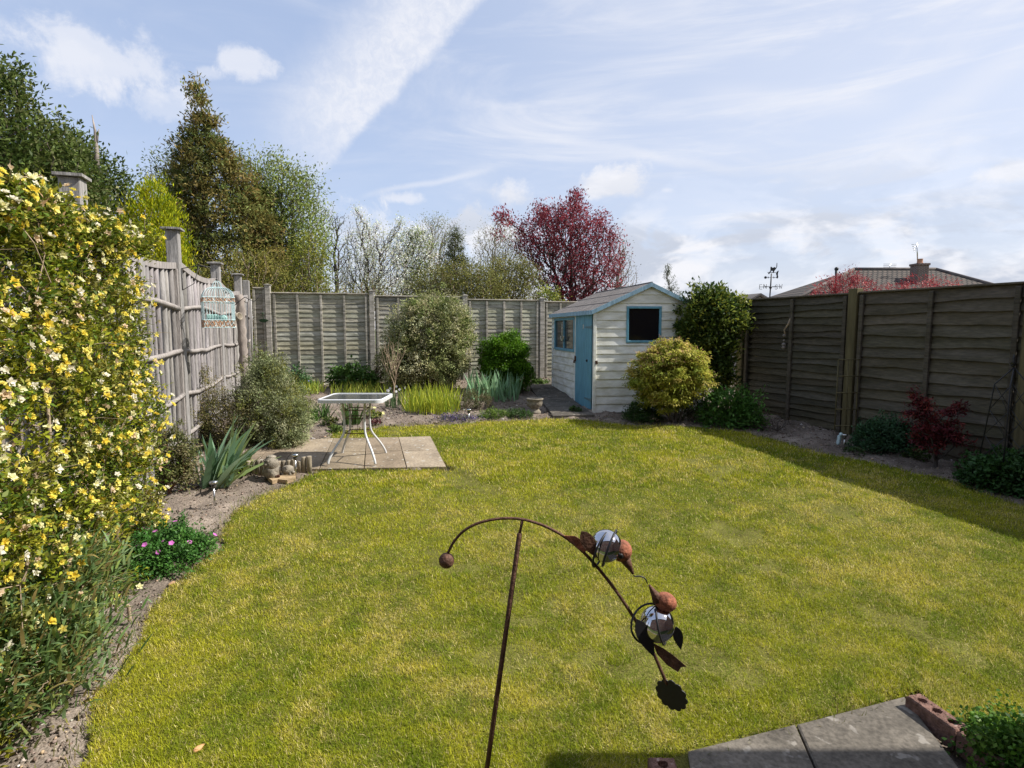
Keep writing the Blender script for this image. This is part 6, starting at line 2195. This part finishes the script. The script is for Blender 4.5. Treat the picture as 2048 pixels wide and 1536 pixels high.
# hedge of olive shrubs behind the back fence
tree('hedge_shrub', 'olive twiggy hedge shrub over the left end of the back fence', 500, 14.2, [(500, 420, 560), (520, 400, 600), (545, 390, 640), (580, 380, 648), (620, 380, 648), (700, 390, 640)], 900,
     dict(per=18, cr=.12, L=.05, W=.022, cols=[(.25, .23, .045), (.19, .19, .04), (.31, .29, .07)], mat=MT['leaf_matt']), dict(sub=500, rtip=.004, mat=MT['twig_tan'], wig=.1), trunk_top=(510, 600), group=GRP, cat='shrub', ryf=.35, ymin=13.2)
tree('hedge_shrub', 'yellow green young tree at the fence between the conifer and the blossom', 620, 14.6, [(470, 600, 640), (500, 585, 650), (540, 580, 652), (590, 585, 655), (650, 590, 650)], 320,
     dict(per=14, cr=.12, L=.07, W=.035, cols=[(.3, .3, .05), (.2, .23, .04)]), dict(sub=200, rtip=.005, mat=MT['bark_pale']), trunk_top=(618, 520), group=GRP)

# bare birch
tree('bare_birch', 'thin nearly leafless birch between the green tree and the blossom', 672, 20, [(425, 655, 690), (450, 650, 705), (500, 645, 710), (560, 650, 710), (620, 660, 700)], 330,
     dict(per=2, cr=.1, L=.06, W=.03, cols=[(.22, .22, .12)]), dict(rtip=.006, mat=MT['bark_dark'], wig=.06, upw=4, sub=330), trunk_top=(670, 440), group=GRP, shell=.95)
BL = [(.8, .79, .74), (.72, .72, .62), (.5, .55, .3)]


def blossom_tips(pts, s):
    def f(r):
        P = []
        for px, py in pts:
            for _ in range(12): P.append(at(px + r.normal() * s, py + r.normal() * s, 15.5 + r.normal() * .3))
        return np.array(P)
    return f


tree('blossom_tree', 'white blossom tree with dark gnarled boughs behind the back fence', 735, 15.5, [(455, 715, 745), (475, 690, 790), (500, 685, 810), (540, 675, 820), (575, 680, 825), (600, 700, 800)], 950,
     dict(per=8, cr=.09, L=.042, W=.034, cols=BL, mat=MT['petal']), dict(rtip=.0042, mat=MT['bark_dark'], wig=.16, expo=.42), trunk_top=(735, 520), group=GRP, shell=.9,
     extra=blossom_tips([(714, 420), (722, 433), (730, 447), (755, 450), (800, 440), (797, 452), (792, 465)], 3))
tree('blossom_tree', 'second white blossom tree with green tufts nearer the round bush', 800, 16.5, [(460, 800, 850), (480, 790, 870), (520, 785, 880), (560, 785, 885), (600, 790, 880)], 750,
     dict(per=9, cr=.1, L=.045, W=.045, cols=BL + [(.22, .28, .07), (.2, .25, .08)], mat=MT['petal']), dict(rtip=.0045, mat=MT['bark_dark'], wig=.16, expo=.42), trunk_top=(810, 530), group=GRP, shell=.9)
# spruce
tree('spruce', 'narrow dark green spruce rising above the back fence', 910, 17, [(458, 907, 913), (475, 901, 919), (500, 895, 928), (530, 887, 938), (560, 880, 942), (600, 872, 950), (650, 868, 955)], 520,
     dict(per=26, cr=.1, L=.09, W=.02, cols=[(.1, .12, .045), (.07, .09, .035), (.14, .15, .05)], out=1.0, droop=.3, crz=.5, mat=MT['leaf_matt']), dict(sub=200, rtip=.006), trunk_top=(910, 462), group=GRP, shell=.7)
tree('bare_tree', 'leafless grey tree left of the spruce', 858, 22, [(432, 850, 890), (445, 832, 915), (470, 820, 930), (520, 820, 935), (600, 830, 930)], 900,
     dict(per=5, cr=.15, L=.06, W=.03, cols=[(.26, .28, .1)]), dict(rtip=.0045, mat=MT['bark_pale'], wig=.07, upw=4), trunk_top=(862, 500), group=GRP, shell=.9)
tree('bare_tree', 'leafless grey tree between the spruce and the red tree', 990, 22, [(440, 985, 1010), (455, 960, 1040), (480, 945, 1060), (530, 940, 1065), (600, 950, 1060)], 1000,
     dict(per=5, cr=.15, L=.06, W=.03, cols=[(.28, .28, .12)]), dict(rtip=.0045, mat=MT['bark_pale'], wig=.07, upw=4), trunk_top=(985, 500), group=GRP, shell=.9)
OL = [(.21, .205, .06), (.16, .17, .05), (.27, .26, .08)]
tree('hedge_shrub', 'olive twiggy hedge shrub behind the back fence below the spruce', 925, 14.8, [(530, 880, 960), (545, 850, 990), (570, 820, 1010), (600, 815, 1015), (650, 820, 1015)], 800,
     dict(per=26, cr=.12, L=.055, W=.026, cols=OL, mat=MT['leaf_matt']), dict(sub=480, rtip=.004, mat=MT['twig_tan'], wig=.1), trunk_top=(920, 580), group=GRP, cat='shrub', ryf=.4, ymin=13.6)
tree('hedge_shrub', 'sparse olive hedge shrub just left of the red tree', 1020, 15.5, [(520, 990, 1050), (545, 965, 1075), (575, 960, 1085), (600, 955, 1090), (650, 960, 1090)], 800,
     dict(per=22, cr=.12, L=.055, W=.026, cols=OL, mat=MT['leaf_matt']), dict(sub=420, rtip=.004, mat=MT['twig_tan'], wig=.1), trunk_top=(1025, 560), group=GRP, cat='shrub', ryf=.4, ymin=14.2)
tree('hedge_shrub', 'low green shrub behind the back fence under the blossom', 745, 14.6, [(560, 690, 760), (580, 670, 800), (600, 665, 810), (640, 670, 800)], 160,
     dict(per=13, cr=.12, L=.05, W=.03, cols=OL), dict(sub=200, rtip=.004, mat=MT['twig_tan']), trunk_top=(745, 590), group=GRP, cat='shrub', ryf=.4, ymin=13.6)


# red plum
def plum_tips(r):
    P = []
    for pts in ([(1150, 388), (1156, 395), (1150, 402), (1157, 412), (1145, 422)], [(1003, 427), (1012, 437), (1022, 446)], [(1080, 417), (1086, 424)], [(1000, 440), (996, 470)], [(1206, 435), (1196, 450), (1218, 470)]):
        for px, py in pts:
            for _ in range(7): P.append(at(px + r.normal() * 3, py + r.normal() * 3, 17 + r.normal() * .3))
    return np.array(P)


tree('red_plum', 'dark red leaved plum tree rising behind the back fence and shed', 1145, 17, [(412, 1125, 1165), (425, 1075, 1180), (440, 1045, 1205), (460, 1020, 1232), (480, 1020, 1245), (510, 1028, 1252), (540, 1045, 1250), (565, 1060, 1240), (600, 1085, 1225), (640, 1100, 1200)], 1300,
     dict(per=16, cr=.12, L=.085, W=.038, cols=[(.28, .045, .065), (.2, .035, .05), (.36, .07, .085), (.14, .03, .04)], up=.3), dict(sub=900, rtip=.006, mat=MT['bark_dark'], wig=.1), trunk_top=(1140, 520), group=GRP, shell=.85, extra=plum_tips)
tree('bare_tree', 'sparse pale twigged tree at the right side of the red plum', 1240, 18.5, [(480, 1225, 1255), (520, 1215, 1270), (560, 1200, 1272), (600, 1200, 1270)], 240,
     dict(per=5, cr=.12, L=.05, W=.03, cols=[(.3, .25, .18), (.2, .18, .1)]), dict(rtip=.006, mat=MT['bark_pale']), trunk_top=(1240, 540), group=GRP, shell=.9)
tree('young_tree', 'small yellow green sapling just above the back fence left of the shed', 1098, 14.2, [(577, 1088, 1104), (588, 1078, 1120), (605, 1075, 1130), (640, 1080, 1125)], 90,
     dict(per=11, cr=.08, L=.075, W=.045, cols=[(.32, .33, .06), (.22, .26, .05)]), dict(rtip=.004), trunk_top=(1098, 600), group=GRP)
tree('slim_conifer', 'slim sparse conifer tip behind the shed roof', 1340, 18, [(532, 1334, 1337), (550, 1330, 1342), (570, 1334, 1352), (590, 1338, 1362), (640, 1340, 1366)], 90,
     dict(per=22, cr=.05, L=.07, W=.016, cols=[(.1, .13, .08), (.14, .16, .1)]), dict(rtip=.004), trunk_top=(1338, 535), group=GRP)
RM = [(.33, .05, .06), (.42, .08, .08), (.24, .035, .045)]
tree('red_maple', 'bright red maple top left of the tiled roof over the right fence', 1690, 13, [(550, 1680, 1720), (562, 1650, 1735), (578, 1625, 1740), (600, 1618, 1742), (640, 1625, 1735)], 230,
     dict(per=20, cr=.07, L=.075, W=.02, cols=RM, out=.7), dict(rtip=.003, mat=MT['bark_dark'], sub=180), trunk_top=(1690, 590), group=GRP, shell=.8)
tree('red_maple', 'bright red maple top in front of the chimney over the right fence', 1840, 12, [(560, 1840, 1880), (568, 1790, 1905), (580, 1765, 1925), (600, 1755, 1930), (640, 1765, 1920)], 260,
     dict(per=20, cr=.07, L=.07, W=.018, cols=RM, out=.7), dict(rtip=.003, mat=MT['bark_dark'], sub=180), trunk_top=(1840, 585), group=GRP, shell=.8)
